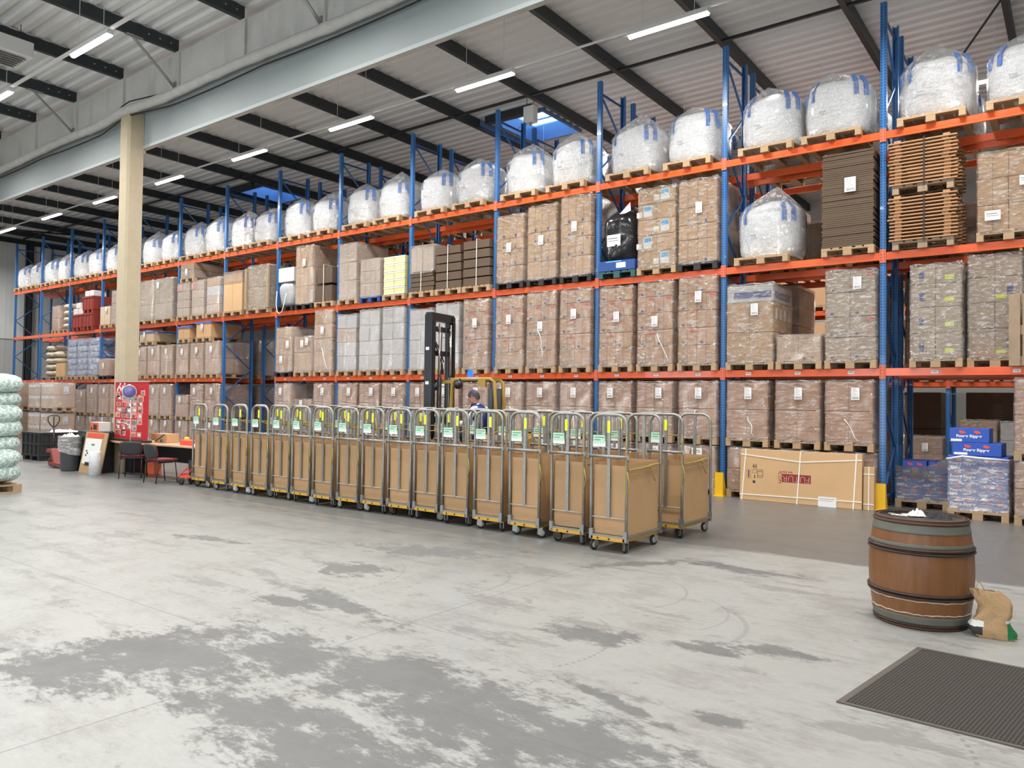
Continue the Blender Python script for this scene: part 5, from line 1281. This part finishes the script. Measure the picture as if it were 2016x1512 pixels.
def jute():
    t = thing('jute_bag', 'crumpled brown jute bag with green and black prints slumped beside the barrel', 'bag', (-.53, 6.88, 0), .10)
    mb = MB(); vs = []; fs = []; A, B_ = 48, 26
    for i in range(B_ + 1):
        v = i / B_; z = .34 * v
        wx = .125 * (1 + .12 * math.sin(v * 9)) * (1 - .28 * max(0, (v - .55) / .45)); wy = .085 * (1 - .72 * v ** 1.6); lean = -.055 * v - .03 * math.sin(v * 7)
        for k_ in range(A):
            a = 2 * PI * k_ / A; c, s_ = math.cos(a), math.sin(a); q = (abs(c) ** 3.5 + abs(s_) ** 3.5) ** (-1 / 3.5)
            n_ = 1 + .20 * noise.noise((c * 1.8, s_ * 1.8, v * 4 + 2)) + .08 * noise.noise((c * 5, s_ * 5, v * 9))
            vs.append((c * q * wx * n_ + lean, s_ * q * wy * n_, z + (.035 * noise.noise((c * 2.5, s_ * 2, 8)) * v)))
    for i in range(B_):
        for k_ in range(A): k2 = (k_ + 1) % A; fs.append((i * A + k_, i * A + k2, (i + 1) * A + k2, (i + 1) * A + k_))
    fs.append(tuple(range(A))[::-1]); fs.append(tuple(B_ * A + k_ for k_ in range(A)))
    mb.add(vs, fs, 0, True); part('bag_body', mb.mesh('bag_body', 'jute'), t)
    mb = MB(); pts = [(-.11, -.02, .30), (-.13, -.02, .36), (-.12, -.01, .41), (-.095, 0, .385), (-.07, 0, .33)]; vs = []; fs = []
    for p in pts: vs += [(p[0], p[1] - .016, p[2]), (p[0], p[1] + .016, p[2]), (p[0] + .005, p[1] + .016, p[2]), (p[0] + .005, p[1] - .016, p[2])]
    for i in range(len(pts) - 1):
        for q in range(4): fs.append((4 * i + q, 4 * i + (q + 1) % 4, 4 * i + 4 + (q + 1) % 4, 4 * i + 4 + q))
    mb.add(vs, fs, 0, True); part('handle', mb.mesh('handle', 'jute'), t)
def jute_mat():
    t = NT('jute'); co = t.co(); sep = t.n('ShaderNodeSeparateXYZ', {0: co}); X, Z = sep.outputs[0], sep.outputs[2]; n = t.noise(30, 3, co)
    zz = t.math('ADD', Z, t.math('MULTIPLY', n, .02))
    c = t.mix(t.noise(60, 3, co), (.34, .21, .10), (.44, .29, .15))
    def reg(c, x0, x1, z0, z1, col):
        f = t.math('MULTIPLY', t.math('MULTIPLY', t.math('GREATER_THAN', X, x0), t.math('LESS_THAN', X, x1)), t.math('MULTIPLY', t.math('GREATER_THAN', zz, z0), t.math('LESS_THAN', zz, z1)))
        return t.mix(f, c, col)
    c = reg(c, .072, .2, .02, .13, (.01, .17, .05)); c = reg(c, .06, .2, .13, .155, (.7, .7, .66))
    c = reg(c, -.25, -.088, .03, .09, (.03, .03, .03)); c = reg(c, -.25, -.08, .09, .135, (.7, .7, .66))
    return t.fin(t.bsdf(c, .85, 0, t.noise(90, 2, co), .5))
M['jute'] = jute_mat(); jute()
def mat_mat():
    t = NT('ribbed_mat'); P = t.n('ShaderNodeNewGeometry').outputs['Position']; co = t.co(); sep = t.n('ShaderNodeSeparateXYZ', {0: co})
    rib = t.math('SINE', t.math('MULTIPLY', t.math('SUBTRACT', sep.outputs[0], t.math('MULTIPLY', sep.outputs[1], .142)), 2 * PI / .020)); br = t.noise(60, 3, t.co(scale=(1, .35, 1)))
    f = t.ramp(t.math('ADD', rib, t.math('MULTIPLY', br, 1.6)), .3, 1.6)
    edge = t.math('MINIMUM', t.math('SUBTRACT', t.math('ABSOLUTE', sep.outputs[1]), -9), 1)
    c = t.mix(f, (.028, .024, .020), (.052, .044, .036))
    return t.fin(t.bsdf(c, .85, 0, t.math('ADD', rib, br), .6, .006))
M['mat'] = mat_mat(); M['mat_edge'] = simple('mat_edge', (.085, .07, .06), .6)
t = thing('floor_mat', 'large dark brown ribbed entrance mat lying flat on the floor', 'mat', (.0, 5.48, 0), 0)
def shear(mb):
    mb.v = [(x + .142 * y, y - .05 * (x + 1.0), z) for x, y, z in mb.v]; return mb
mb = MB(); mb.box(-1.02, 1.05, -.69, .69, .002, .010); part('ribbed_pile', shear(mb).mesh('ribbed_pile', 'mat'), t)
mb = MB()
for q in ((-1.06, 1.09, -.72, -.69), (-1.06, 1.09, .69, .72), (-1.06, -1.02, -.69, .69), (1.05, 1.09, -.69, .69)): mb.box(q[0], q[1], q[2], q[3], .0, .008)
part('rubber_edge', shear(mb).mesh('rubber_edge', 'mat_edge'), t)

# ------------------------------------------------------------------ long flat carton, small carton, blue cartons
lean = math.radians(3)
def long_box():
    t = thing('long_carton', 'long flat brown carton with white straps leaning on the pallets, printed upside down', 'carton', (-4.02, 13.74, 0), -.012); t.rotation_euler = (-lean, 0, -.008)
    mb = MB(); mb.box(-1.03, 1.06, 0, .11, 0, .93, 0, .006); part('carton', mb.mesh('carton', 'tan'), t)
    mb = MB(); y = -.004
    for xa, xb in ((-.99, -.93), (.0, .05), (.93, .97)): mb.bar((xa, y, 0), (xb, y, .93), .022, .003); mb.bar((xb, y, .934), (xb, .14, .934), .022, .003)
    mb.bar((-1.03, y - .002, .83), (.05, y - .002, .74), .003, .02); mb.bar((.05, y - .002, .74), (1.06, y - .002, .83), .003, .02); mb.bar((-1.03, y - .002, .10), (1.06, y - .002, .13), .003, .02)
    part('strap', mb.mesh('strap', 'strap_white'), t)
    mb = MB(); mb.box(-.25, .25, -.0015, 0, -.07, .075); lg = part('printed_logo', mb.mesh('printed_logo', 'ink_maroon'), t, (-.02, 0, .44))
    part('lettering', text_mesh('FUTUR', .155, 'ink_pink', .0008, -.003), lg, (0, -.002, 0), (PI / 2, PI, 0))
    part('lettering', text_mesh('feel future', .055, 'ink_maroon', .0008), t, (-.20, -.001, .545), (PI / 2, PI, 0)); part('lettering', text_mesh('COM', .085, 'ink_maroon', .0006), t, (-.31, -.001, .44), (PI / 2, PI / 2, 0))
    mb = MB()
    def fr(x, z, a, b, w_=.006):
        mb.box(x - a, x + a, -.0015, 0, z + b - w_, z + b); mb.box(x - a, x + a, -.0015, 0, z - b, z - b + w_); mb.box(x - a, x - a + w_, -.0015, 0, z - b, z + b); mb.box(x + a - w_, x + a, -.0015, 0, z - b, z + b)
    fr(-.76, .62, .035, .035); mb.add([(-.79, -.002, .64), (-.79, -.002, .60), (-.765, -.002, .62), (-.74, -.002, .62)], [(0, 1, 2)]); mb.box(-.77, -.735, -.002, 0, .612, .628); fr(-.76, .53, .035, .035, .004); mb.box(-.768, -.752, -.002, 0, .40, .46)
    mb.lathe([(.001, -.002), (.026, -.002), (.026, 0)], 14, 0, (-.77, 0, .34), 'Y'); fr(-.66, .49, .05, .07); mb.box(-.70, -.62, -.002, 0, .525, .531); mb.box(-.70, -.62, -.002, 0, .455, .461); fr(-.87, .47, .04, .08, .003); mb.box(-.88, -.86, -.0015, 0, .41, .54)
    part('handling_symbols', mb.mesh('handling_symbols', 'ink_black'), t)
    mb = MB(); mb.box(.36, .66, -.009, -.008, -.0, .17); mb.box(.38, .63, -.0095, -.009, .13, .138, 1); mb.box(.38, .60, -.0095, -.009, .10, .106, 1); part('document_pouch', mb.mesh('document_pouch', ['paper', 'ink_grey']), t)
long_box()
t = thing('long_carton', 'small narrow brown carton with white straps beside the long carton', 'carton', (-2.86, 13.76, 0), 0); t.rotation_euler = (-lean, 0, 0)
mb = MB(); mb.box(-.085, .085, 0, .12, 0, .72, 0, .005); part('carton', mb.mesh('carton', 'tan'), t)
mb = MB(); mb.bar((0, -.003, 0), (0, -.003, .72), .014, .003); mb.bar((-.085, -.005, .6), (.085, -.005, .6), .003, .014); mb.bar((-.085, -.005, .1), (.085, -.005, .1), .003, .014); part('strap', mb.mesh('strap', 'strap_white'), t)
def blue_carton_mesh(w_, h, d):
    mb = MB(); mb.box(-w_ / 2, w_ / 2, 0, d, 0, h, 0, .004)
    for x in (-w_ * .18, w_ * .2): mb.add([(x - .035, -.0015, h * .86), (x + .03, -.0015, h * .80), (x + .055, -.0015, h * .68), (x, -.0015, h * .60), (x - .04, -.0015, h * .70)], [(0, 1, 2, 3, 4)], 1)
    mb.box(-w_ * .46, -w_ * .18, -.0015, 0, h * .06, h * .24, 2)
    return mb.mesh('carton', ['blue_card', 'ink_red', 'paper'])
TXT = text_mesh('Power Ripper', .062, 'paper', .0006, .002)
def bcart(t, x, y, z, w_, h, d, txt=True, rz=0):
    c = part('carton', cached(('bl', w_, h, d), lambda: blue_carton_mesh(w_, h, d)), t, (x, y, z), (0, 0, rz))
    if txt: part('lettering', TXT, c, (0, -.002, h * .44), (PI / 2, 0, 0))
t = thing('blue_carton_load', 'taller stack of blue snack cartons under torn film, rightmost on the floor', 'pallet load', (-1.30, 13.74, 0), -.04)
part('pallet', pallet_mesh(.82, 1.2, 'wood', 'wood'), t)
for k_ in range(4):
    for a in (-1, 1): bcart(t, a * .2, .02, .146 + k_ * .21, .395, .205, .7, a < 0)
bcart(t, -.02, .04, .990, .66, .20, .6); bcart(t, -.12, .06, 1.195, .54, .22, .5, True, .02)
film(t, .84, .76, .82, .0, .12, 'film_blue', 1); 
mb = MB(); pts = [(-.42, -.01, .93), (-.2, -.03, .98), (.1, -.03, .96), (.42, -.01, .95)]; mb.tube(pts, [.012, .018, .016, .01], 6); part('film_edge', mb.mesh('film_edge', 'paper'), t)
t = thing('blue_carton_load', 'shorter stack of blue snack cartons under torn film behind the barrel', 'pallet load', (-2.20, 14.62, 0), .03)
part('pallet', pallet_mesh(.82, 1.2, 'wood', 'wood'), t)
for k_ in range(2):
    for a in (-1, 1): bcart(t, a * .2, .02, .146 + k_ * .22, .395, .215, .7, False)
bcart(t, -.12, .1, .59, .38, .22, .5, False); bcart(t, .24, .12, .59, .3, .22, .5, False)
mb = MB(); mb.box(-.16, -.06, .09, .1, .60, .70); part('handle_cutout', mb.mesh('handle_cutout', 'tan'), t)
film(t, .84, .78, .47, .0, .12, 'film_blue', 3)
mb = MB(); vs = []; fs = []
for i in range(9):
    u = i / 8
    for j in range(5): v = j / 4; vs.append((-.40 + .95 * u, .0 - .02 * math.sin(u * 5 + v * 3), .62 - .12 * math.sin(u * PI) * (1 - v) + .10 * v * (1 - u) + .35 * u ** 3 * (v + .4)))
for i in range(8):
    for j in range(4): a = i * 5 + j; fs.append((a, a + 1, a + 6, a + 5))
mb.add(vs, fs, 0, True); part('loose_film', mb.mesh('loose_film', 'film_blue'), t)
t = load('carton_load', 'lower brown carton load at the right edge of the photo', 'pallet load', 'lower carton loads on the floor', -.42, 13.6, 0, rows=(.40, .395), nx=2, mat='brown2', lab=None)
t = load('carton_load', 'upper brown carton load at the right edge of the photo', 'pallet load', 'upper carton loads above the floor', -.42, 13.6, .96, rows=(.545, .51), nx=2, mat='brown2', lab=None)
t = thing('standing_pallet', 'empty wooden pallet standing upright on the lowest beam at the right', 'pallet', (-.50, 14.03, Z0), 0); t.rotation_euler = (PI / 2 - .02, 0, .0)
part('boards', pallet_mesh(.8, 1.1, 'wood_old', 'up'), t)

# ------------------------------------------------------------------ packing corner at the left
for k_, (x, lab) in enumerate(((-31.25, 'right'), (-32.40, 'second'), (-34.3, 'third'), (-35.45, 'left'))):
    for l in (0, 1):
        t = load('carton_load', '%s brown load of white packs before the far left rack, %s of four' % (('lower', 'upper')[l], lab), 'pallet load', 'loads of white packs at the far left', x, 12.4, 1.14 * l, w_=1.1, d=.8, rows=(.46, .44), nx=1, ny=1, mat='tan', mark='packs', lab=None)
        part('shipping_label', LABEL, t, (.545, .45, .80), (0, 0, PI / 2), (1.3, 1, 1.3))
def speckle():
    t = NT('shredded_packing'); co = t.co(); v = t.noise(22, 5, co, .7); n1 = t.noise(15, 5, co, .7)
    c = t.mix(t.ramp(v, .42, .60), (.34, .46, .43), (.74, .86, .82)); c = t.mix(t.ramp(n1, .62, .68), c, (.04, .07, .07))
    return t.fin(t.bsdf(c, .22, 0, t.noise(12, 4, co), .9, .03))
M['shred'] = speckle()
t = thing('filled_bag_stack', 'clear bags of pale green shredded packing stacked on a pallet at the left edge', 'bag stack', (-15.74, 4.46, 0), 0)
part('pallet', pallet_mesh(1.1, 1.2, 'wood', 'wood'), t)
SH = [sack_mesh('shred', 1.22, 1.28, .43, q) for q in (2.2, 5.1, 9.4)]
for q in range(7):
    part('bag', SH[q % 3], t, (.05 * math.sin(q * 2.2) + .04, .62, .14 + .262 * q), (0, 0, .05 * math.sin(q * 5)))
M['crate_dark'] = simple('crate_dark', (.016, .018, .019), .45)
def pbox():
    mb = MB(); mb.box(-.55, .55, 0, 1.0, .12, .74)
    for x in (-.53, -.08, .37): mb.box(x, x + .16, 0, 1.0, 0, .12)
    for x in (-.55, -.27, 0, .27, .51): mb.box(x, x + .04, -.02, 0, .1, .74)
    for y in (0, .22, .48, .74, .96): mb.box(.55, .575, y, y + .04, .1, .74)
    for z in (.12, .42, .70): mb.box(-.56, .58, -.025, 1.0, z, z + .045)
    return mb.mesh('box_body', 'crate_dark')
PBX = pbox()
for y, z, lab in ((8.58, 0, 'black ribbed plastic pallet box standing left of the pallet jack'), (9.66, 0, 'black ribbed plastic pallet box behind the one left of the pallet jack')):
    t = thing('pallet_box', lab, 'pallet box', (-22.5, y, z), 0, 'black plastic pallet boxes'); part('box_body', PBX, t)
cloth('paper_heap', 'crumpled white papers lying on the black pallet box', 'papers', .5, .6, (-22.2, 9.25, .746), .1, 'paper', 3.3, .07)
t = thing('pallet_jack', 'red hand pallet jack with black loop handle beside the grey bin', 'pallet jack', (-20.3, 8.30, 0), 0)
mb = MB(); mb.tube([(-.12, 0, .30), (-.16, 0, .95)], .022, 8)
mb.tube([(-.17, 0, .93), (-.17, -.07, 1.0), (-.18, -.13, 1.10), (-.18, -.13, 1.20), (-.18, -.09, 1.23), (-.18, .09, 1.23), (-.18, .13, 1.20), (-.18, .13, 1.10), (-.17, .07, 1.0), (-.17, 0, .93)], .014, 8); mb.bar((-.17, 0, .93), (-.18, 0, 1.2), .02, .02)
part('handle', mb.mesh('handle', 'plas_black'), t)
mb = MB(); mb.lathe([(.05, .12), (.05, .42), (.03, .44)], 12, 0, (-.12, 0, 0)); part('pump', mb.mesh('pump', 'plas_black'), t)
mb = MB(); mb.lathe([(.02, -.03), (.09, -.03), (.10, 0), (.09, .03), (.02, .03)], 18, 0, (0, 0, 0), 'Y'); JW = mb.mesh('wheel', 'rubber')
for y in (-.07, .07): part('wheel', JW, t, (-.12, y, .10))
mb = MB(); mb.add([(x, y, z) for y in (-.2, .2) for x, z in ((-.06, .42), (.22, .42), (.40, .10), (.30, .10), (.16, .34), (-.06, .34))], [(0, 1, 2, 3, 4, 5), (11, 10, 9, 8, 7, 6)] + [(i, (i + 1) % 6, 6 + (i + 1) % 6, 6 + i) for i in range(6)])
for y in (-.2, .2): mb.box(.25, 1.15, y - .08, y + .08, .06, .12)
part('fork', mb.mesh('fork', 'plas_red'), t, label='dark red fork frame')
t = thing('waste_bin', 'round grey bin with a clear liner folded over its rim', 'bin', (-18.78, 7.98, 0), 0)
mb = MB(); mb.lathe([(.001, .0), (.175, .0), (.19, .02), (.225, .74), (.245, .76), (.245, .79), (.225, .79), (.18, .06), (.001, .05)], 28); part('bin_body', mb.mesh('bin_body', 'bin_grey' if 'bin_grey' in M else 'steel_dark'), t)
M['bin_grey'] = simple('bin_grey', (.075, .085, .09), .45); t.children[0].data.materials[0] = M['bin_grey']
mb = MB(); vs = []; fs = []
for i in range(9):
    for k_ in range(28):
        a = 2 * PI * k_ / 28; z = .81 - i / 8 * (.38 + .08 * math.sin(a + 1)); r_ = .252 + .012 * noise.noise((math.cos(a) * 3, math.sin(a) * 3, i * .8)); vs.append((r_ * math.cos(a), r_ * math.sin(a), z))
for i in range(8):
    for k_ in range(28): k2 = (k_ + 1) % 28; fs.append((i * 28 + k_, i * 28 + k2, (i + 1) * 28 + k2, (i + 1) * 28 + k_))
mb.add(vs, fs, 0, True); part('liner', mb.mesh('liner', 'film_blue'), t)
cloth('paper_heap', 'crumpled white papers heaped in the grey bin', 'papers', .3, .3, (-18.78, 7.98, .77), .4, 'paper', 6.2, .09)
t = thing('notice_board', 'cork notice board with white and red sheets leaning beside the bin', 'notice board', (-17.86, 8.0, 0), 0); t.rotation_euler = (-.17, 0, 0)
M['cork'] = simple('cork_board', (.45, .29, .15), .8, var=.1)
mb = MB(); mb.box(-.52, .52, 0, .02, 0, .93); part('board', mb.mesh('board', 'cork'), t)
mb = MB(); mb.box(-.46, .30, -.003, 0, .20, .78); mb.box(.02, .22, -.005, -.003, .30, .5, 1); mb.box(.14, .26, -.006, -.003, .30, .42, 4)
for x, z in ((-.35, .47), (-.30, .42), (-.36, .37)): mb.box(x, x + .06, -.005, -.003, z, z + .04, 2)
mb.box(-.30, -.08, -.005, -.003, .16, .24, 2); mb.box(-.15, .0, -.005, -.003, .62, .66, 3); part('notice', mb.mesh('notice', ['paper', 'ink_red', 'ink_black', 'ink_grey', 'ink_blue']), t)
mb = MB(); mb.box(-.42, .36, -.004, 0, .80, .90); part('notice', mb.mesh('notice', 'ink_red'), t, label='red header sheet')
t = thing('foam_roll', 'white foam roll standing upright in front of the notice board', 'roll', (-17.28, 7.86, 0), 0)
mb = MB(); mb.lathe([(.03, .0), (.118, .0), (.12, .51), (.115, .52), (.03, .52), (.03, .5)], 24); part('roll', mb.mesh('roll', 'bag_white'), t)
t = thing('low_cabinet', 'low black cabinet behind the notice board', 'cabinet', (-18.3, 8.19, 0), 0)
mb = MB(); mb.box(-.6, .62, 0, .27, .0, .92, 0, .01); part('cabinet_body', mb.mesh('cabinet_body', 'plas_black'), t); mb = MB(); mb.box(-.58, -.01, -.012, 0, .05, .88); part('door', mb.mesh('door', 'crate_dark'), t); mb = MB(); mb.box(.01, .60, -.012, 0, .05, .88); part('door', mb.mesh('door', 'crate_dark'), t)
M['box_orange'] = simple('box_orange', (.75, .14, .05), .5)
t = thing('printed_carton', 'white and orange printed carton on the low black cabinet', 'carton', (-18.1, 8.2, .925), 0)
mb = MB(); mb.box(-.21, .21, 0, .26, 0, .21, 0, .003); mb.box(-.205, .205, -.002, 0, .005, .205, 1); mb.box(-.05, .12, -.003, -.002, .04, .16, 2); mb.box(-.17, -.10, -.003, -.002, .03, .10, 2); part('carton', mb.mesh('carton', ['paper', 'box_orange', 'ink_black']), t)
# desk
M['desk_top'] = simple('desk_top_beech', (.60, .38, .24), .35, var=.06)
t = thing('desk', 'curved beech-topped office desk with black panels and legs', 'desk', (0, 0, 0), 0)
poly = [(-17.70, 8.36), (-17.35, 8.27), (-16.95, 8.22), (-16.2, 8.28), (-15.3, 8.36), (-14.3, 8.40), (-14.1, 8.5), (-14.1, 9.15), (-17.35, 9.15), (-17.38, 8.46), (-17.66, 8.45)]
mb = MB(); n = len(poly); mb.add([(x, y, z) for z in (.705, .735) for x, y in poly], [tuple(range(n))[::-1], tuple(range(n, 2 * n))] + [(i, (i + 1) % n, n + (i + 1) % n, n + i) for i in range(n)]); part('desk_top', mb.mesh('desk_top', 'desk_top'), t)
mb = MB(); mb.box(-17.3, -14.2, 9.0, 9.02, .30, .70); part('modesty_panel', mb.mesh('modesty_panel', 'plas_black'), t)
for x in (-17.0, -14.3):
    mb = MB(); mb.box(x - .3, x + .3, 8.74, 8.80, .03, .70) if x > -15 else mb.box(x - .05, x + .02, 8.50, 8.58, .03, .70); mb.bar((x - .2, 8.45, .02), (x + .2, 8.7, .02), .05, .03); part('leg', mb.mesh('leg', 'plas_black'), t)
mb = MB(); mb.box(-17.33, -16.95, 8.55, 8.95, .02, .69, 0, .01); part('pedestal', mb.mesh('pedestal', 'plas_black'), t)
M['fabric_red'] = simple('fabric_red', (.17, .018, .022), .85); M['seat_shell'] = simple('seat_shell', (.035, .037, .042), .5)
def chair(label, x, y, rz):
    t = thing('office_chair', label, 'chair', (x, y, 0), rz, 'red and black visitor chairs')
    for s_ in (-1, 1):
        mb = MB(); mb.tube([(s_ * .22, -.22, 0), (s_ * .21, -.18, .43)], .012, 6); part('leg', mb.mesh('leg', 'plas_black'), t)
        mb = MB(); mb.tube([(s_ * .22, .24, 0), (s_ * .21, .19, .43)], .012, 6); part('leg', mb.mesh('leg', 'plas_black'), t)
        mb = MB(); mb.tube([(s_ * .20, .15, .42), (s_ * .20, -.17, .42), (s_ * .19, -.21, .50), (s_ * .18, -.24, .72)], .012, 6); part('back_support', mb.mesh('back_support', 'plas_black'), t)
    mb = MB(); mb.box(-.23, .23, -.20, .24, .43, .45, 1, .005); mb.box(-.235, .235, -.20, .245, .45, .49, 0, .015); part('seat', mb.mesh('seat', ['fabric_red', 'seat_shell']), t)
    def back(o, m, e):
        mb = MB(); vs = []; fs = []
        for i in range(9):
            for j in range(9):
                u, v = i / 4 - 1, j / 4 - 1; q = (1 - .12 * v * v) if True else 1; uu = u * math.sqrt(1 - .25 * v * v); vv = v * math.sqrt(1 - .30 * u * u)
                vs.append((uu * (.22 - e), -.235 + o + .05 * (1 - u * u) * -.6 - .03 * vv, .645 + vv * (.145 - e)))
        n0 = len(vs); vs += [(x_, y_ + .018, z_) for x_, y_, z_ in vs]
        for i in range(8):
            for j in range(8): a = i * 9 + j; fs += [(a, a + 1, a + 10, a + 9), (n0 + a, n0 + a + 9, n0 + a + 10, n0 + a + 1)]
        rim = [j for j in range(9)] + [i * 9 + 8 for i in range(1, 9)] + [72 + j for j in range(7, -1, -1)] + [i * 9 for i in range(7, 0, -1)]
        for i in range(len(rim)): a, b = rim[i], rim[(i + 1) % len(rim)]; fs.append((a, b, n0 + b, n0 + a))
        mb.add(vs, fs, 0, True); return mb.mesh('backrest', m)
    part('backrest', back(0, 'seat_shell', .0), t); part('back_cushion', back(.019, 'fabric_red', -.008), t)
chair('left red and black visitor chair with its back to the viewer', -16.25, 8.18, .85)
chair('right red and black visitor chair drawn up to the desk', -14.95, 8.08, .05)
t = thing('roller_banner', 'tall red banner with a photo collage standing on the desk before the column', 'banner', (-16.87, 8.42, .736), 0)
M['banner_red'] = simple('banner_red', (.52, .018, .025), .5)
mb = MB(); mb.box(-.74, .74, 0, .006, .05, 1.33); part('banner_sheet', mb.mesh('banner_sheet', 'banner_red'), t)
mb = MB(); mb.box(-.76, .76, -.01, .02, 1.32, 1.345); part('top_rail', mb.mesh('top_rail', 'wheel_grey'), t)
mb = MB(); mb.box(-.78, .78, -.06, .08, 0, .06, 0, .01); part('base', mb.mesh('base', 'crate_dark'), t)
rr = random.Random(12); mb = MB()
tiles = []
for row in range(7):
    for c in range(5):
        if rr.random() < .2 and row > 4: continue
        x = -.58 + c * .24 + rr.uniform(-.03, .03); z = .96 - row * .13 + rr.uniform(-.02, .02); a, b = rr.uniform(.09, .13), rr.uniform(.05, .075)
        mb.box(x - a, x + a, -.002, 0, z - b, z + b, 0); m_ = rr.choice((1, 1, 2, 3)); mb.box(x - a * .8, x + a * rr.uniform(.1, .8), -.003, -.002, z - b * .8, z + b * rr.uniform(0, .8), m_); mb.box(x - a * .2, x + a * .7, -.004, -.003, z - b * .5, z + b * .3, rr.choice((1, 4, 5)))
for x, z in ((-.62, 1.05), (.50, 1.08)): mb.box(x - .09, x + .09, -.002, 0, z - .06, z + .06, 0); mb.box(x - .05, x + .05, -.003, -.002, z - .03, z + .03, 1)
part('photo_collage', mb.mesh('photo_collage', ['ink_pink', 'ink_grey', 'ink_maroon', 'wheel_grey', 'paper', 'ink_red']), t)
mb = MB()
for cx in (-.56, -.36):
    mb.lathe([(.001, -.003), (.030, -.003), (.030, 0)], 14, 0, (cx + .04, 0, 1.275), 'Y')
for a, b in (((-.66, 1.12), (-.56, 1.24)), ((-.56, 1.24), (-.48, 1.13)), ((-.48, 1.13), (-.38, 1.24)), ((-.38, 1.24), (-.30, 1.12))): mb.bar((a[0], -.002, a[1]), (b[0], -.002, b[1]), .003, .045)
for a, b in (((-.26, 1.20), (-.17, 1.25)), ((-.17, 1.25), (-.05, 1.26))): mb.bar((a[0], -.002, a[1]), (b[0], -.002, b[1]), .003, .035)
part('printed_logo', mb.mesh('printed_logo', 'paper'), t)
part('lettering', text_mesh('est', .10, 'ink_maroon', .0006), t, (.44, -.002, 1.17), (PI / 2, 0, 0))
t = thing('magnifier_lamp', 'round magnifier lamp head on a thin white arm before the red banner', 'desk lamp', (-16.62, 8.29, .736), 0)
mb = MB(); mb.lathe([(.001, 0), (.05, 0), (.05, .015), (.001, .02)], 16); part('base', mb.mesh('base', 'steel'), t)
mb = MB(); mb.tube([(0, 0, .01), (0, 0, .40), (-.02, .0, .95)], .008, 6); mb.tube([(0, 0, .36), (-.30, 0, .42), (-.62, 0, .44)], .007, 6); part('arm', mb.mesh('arm', 'white_paint'), t)
mb = MB(); mb.lathe([(.001, .015), (.12, .015), (.150, .01), (.155, -.01), (.135, -.02), (.130, -.012)], 28, 0, (0, 0, 0), 'X'); LHm = mb.mesh('lamp_head', 'wheel_grey')
lh = part('lamp_head', LHm, t, (-.03, -.03, 1.10), (0, 0, PI - math.radians(152))); mb = MB(); mb.lathe([(.001, -.013), (.128, -.013), (.128, -.009), (.001, -.009)], 24, 0, (0, 0, 0), 'X')
M['lens'] = simple('lens_violet', (.16, .15, .38), .15); part('lens', mb.mesh('lens', 'lens'), lh)
lh.rotation_euler = (0, 0, math.radians(-27) + PI)
# things on and under the desk
Zt = .736
def sbox(name, label, cat, x, y, z, sx, sy, sz, mt, rz=0, bev=.004):
    mb = MB(); mb.box(-sx / 2, sx / 2, -sy / 2, sy / 2, 0, sz, 0, bev); return solo(name, mb.mesh(name, mt), label, cat, (x, y, z), rz)
sbox('carton', 'small open brown carton on the desk', 'carton', -16.2, 8.85, Zt, .55, .3, .19, 'brown', .1)
sbox('yellow_sponge', 'pale yellow block on the desk before the small carton', 'sponge', -16.18, 8.52, Zt, .14, .1, .05, 'crate_yellow', .3)
t = thing('spray_bottle', 'white plastic bottle standing on the desk by the banner', 'bottle', (-16.48, 8.58, Zt)); mb = MB(); mb.lathe([(.001, 0), (.035, 0), (.037, .10), (.015, .13), (.012, .15), (.001, .15)], 14); part('bottle_body', mb.mesh('bottle_body', 'paper'), t); mb = MB(); mb.lathe([(.014, .151), (.014, .175), (.001, .18)], 10); part('cap', mb.mesh('cap', 'paper'), t)
mb = MB(); mb.obox((0, 0, .09), .30, .03, .02, (0, -.5, .2)); mb.obox((.02, .02, .03), .05, .03, .06); solo('tape_dispenser', mb.mesh('tape_dispenser', 'plas_green'), 'dark green tool lying across the yellow block', 'tool', (-16.0, 8.62, Zt + .02))
sbox('red_tray', 'shallow red tray on the right end of the desk', 'tray', -14.95, 8.75, Zt, .42, .3, .10, 'ink_red', 0)
sbox('yellow_tape_roll', 'yellow packing tape roll standing left of the red tray', 'tape', -15.32, 8.85, Zt, .13, .08, .15, 'yellow', .3, .03)
cloth('paper_heap', 'crumpled white papers at the right end of the desk', 'papers', .5, .3, (-14.25, 8.66, Zt), .2, 'paper', 8.2, .12)
t = thing('storage_box', 'bright orange storage box under the desk', 'storage box', (-16.95, 8.93 - .12, 0)); mb = MB(); mb.box(-.0, .34, -.14, .05, 0, .30, 0, .01); part('box_body', mb.mesh('box_body', 'box_orange'), t); t.location = (-16.9, 8.93, 0)
mb = MB(); mb.lathe([(.001, 0), (.17, 0), (.21, .44), (.19, .44), (.001, .40)], 12); solo('waste_bin', mb.mesh('waste_bin', 'seat_shell'), 'dark plastic bin under the right side of the desk', 'bin', (-14.72, 8.78, 0))
t = thing('hand_cart', 'small red folding hand cart lying beside the first roll cart', 'hand cart', (-14.28, 8.18, 0), .2)
mb = MB(); mb.tube([(-.15, 0, .12), (.12, 0, .36)], .012, 6); mb.tube([(-.15, .18, .12), (.12, .18, .36)], .012, 6); mb.tube([(-.10, 0, .2), (-.10, .18, .2)], .01, 6); mb.tube([(.05, 0, .3), (.05, .18, .3)], .01, 6); mb.obox((0, .09, .16), .26, .2, .015, (0, .2, 0)); part('frame', mb.mesh('frame', 'ink_red'), t)
for y in (-.03, .21): part('wheel', JW, t, (0, y, .07), (0, 0, 0), (.7, .7, .7))
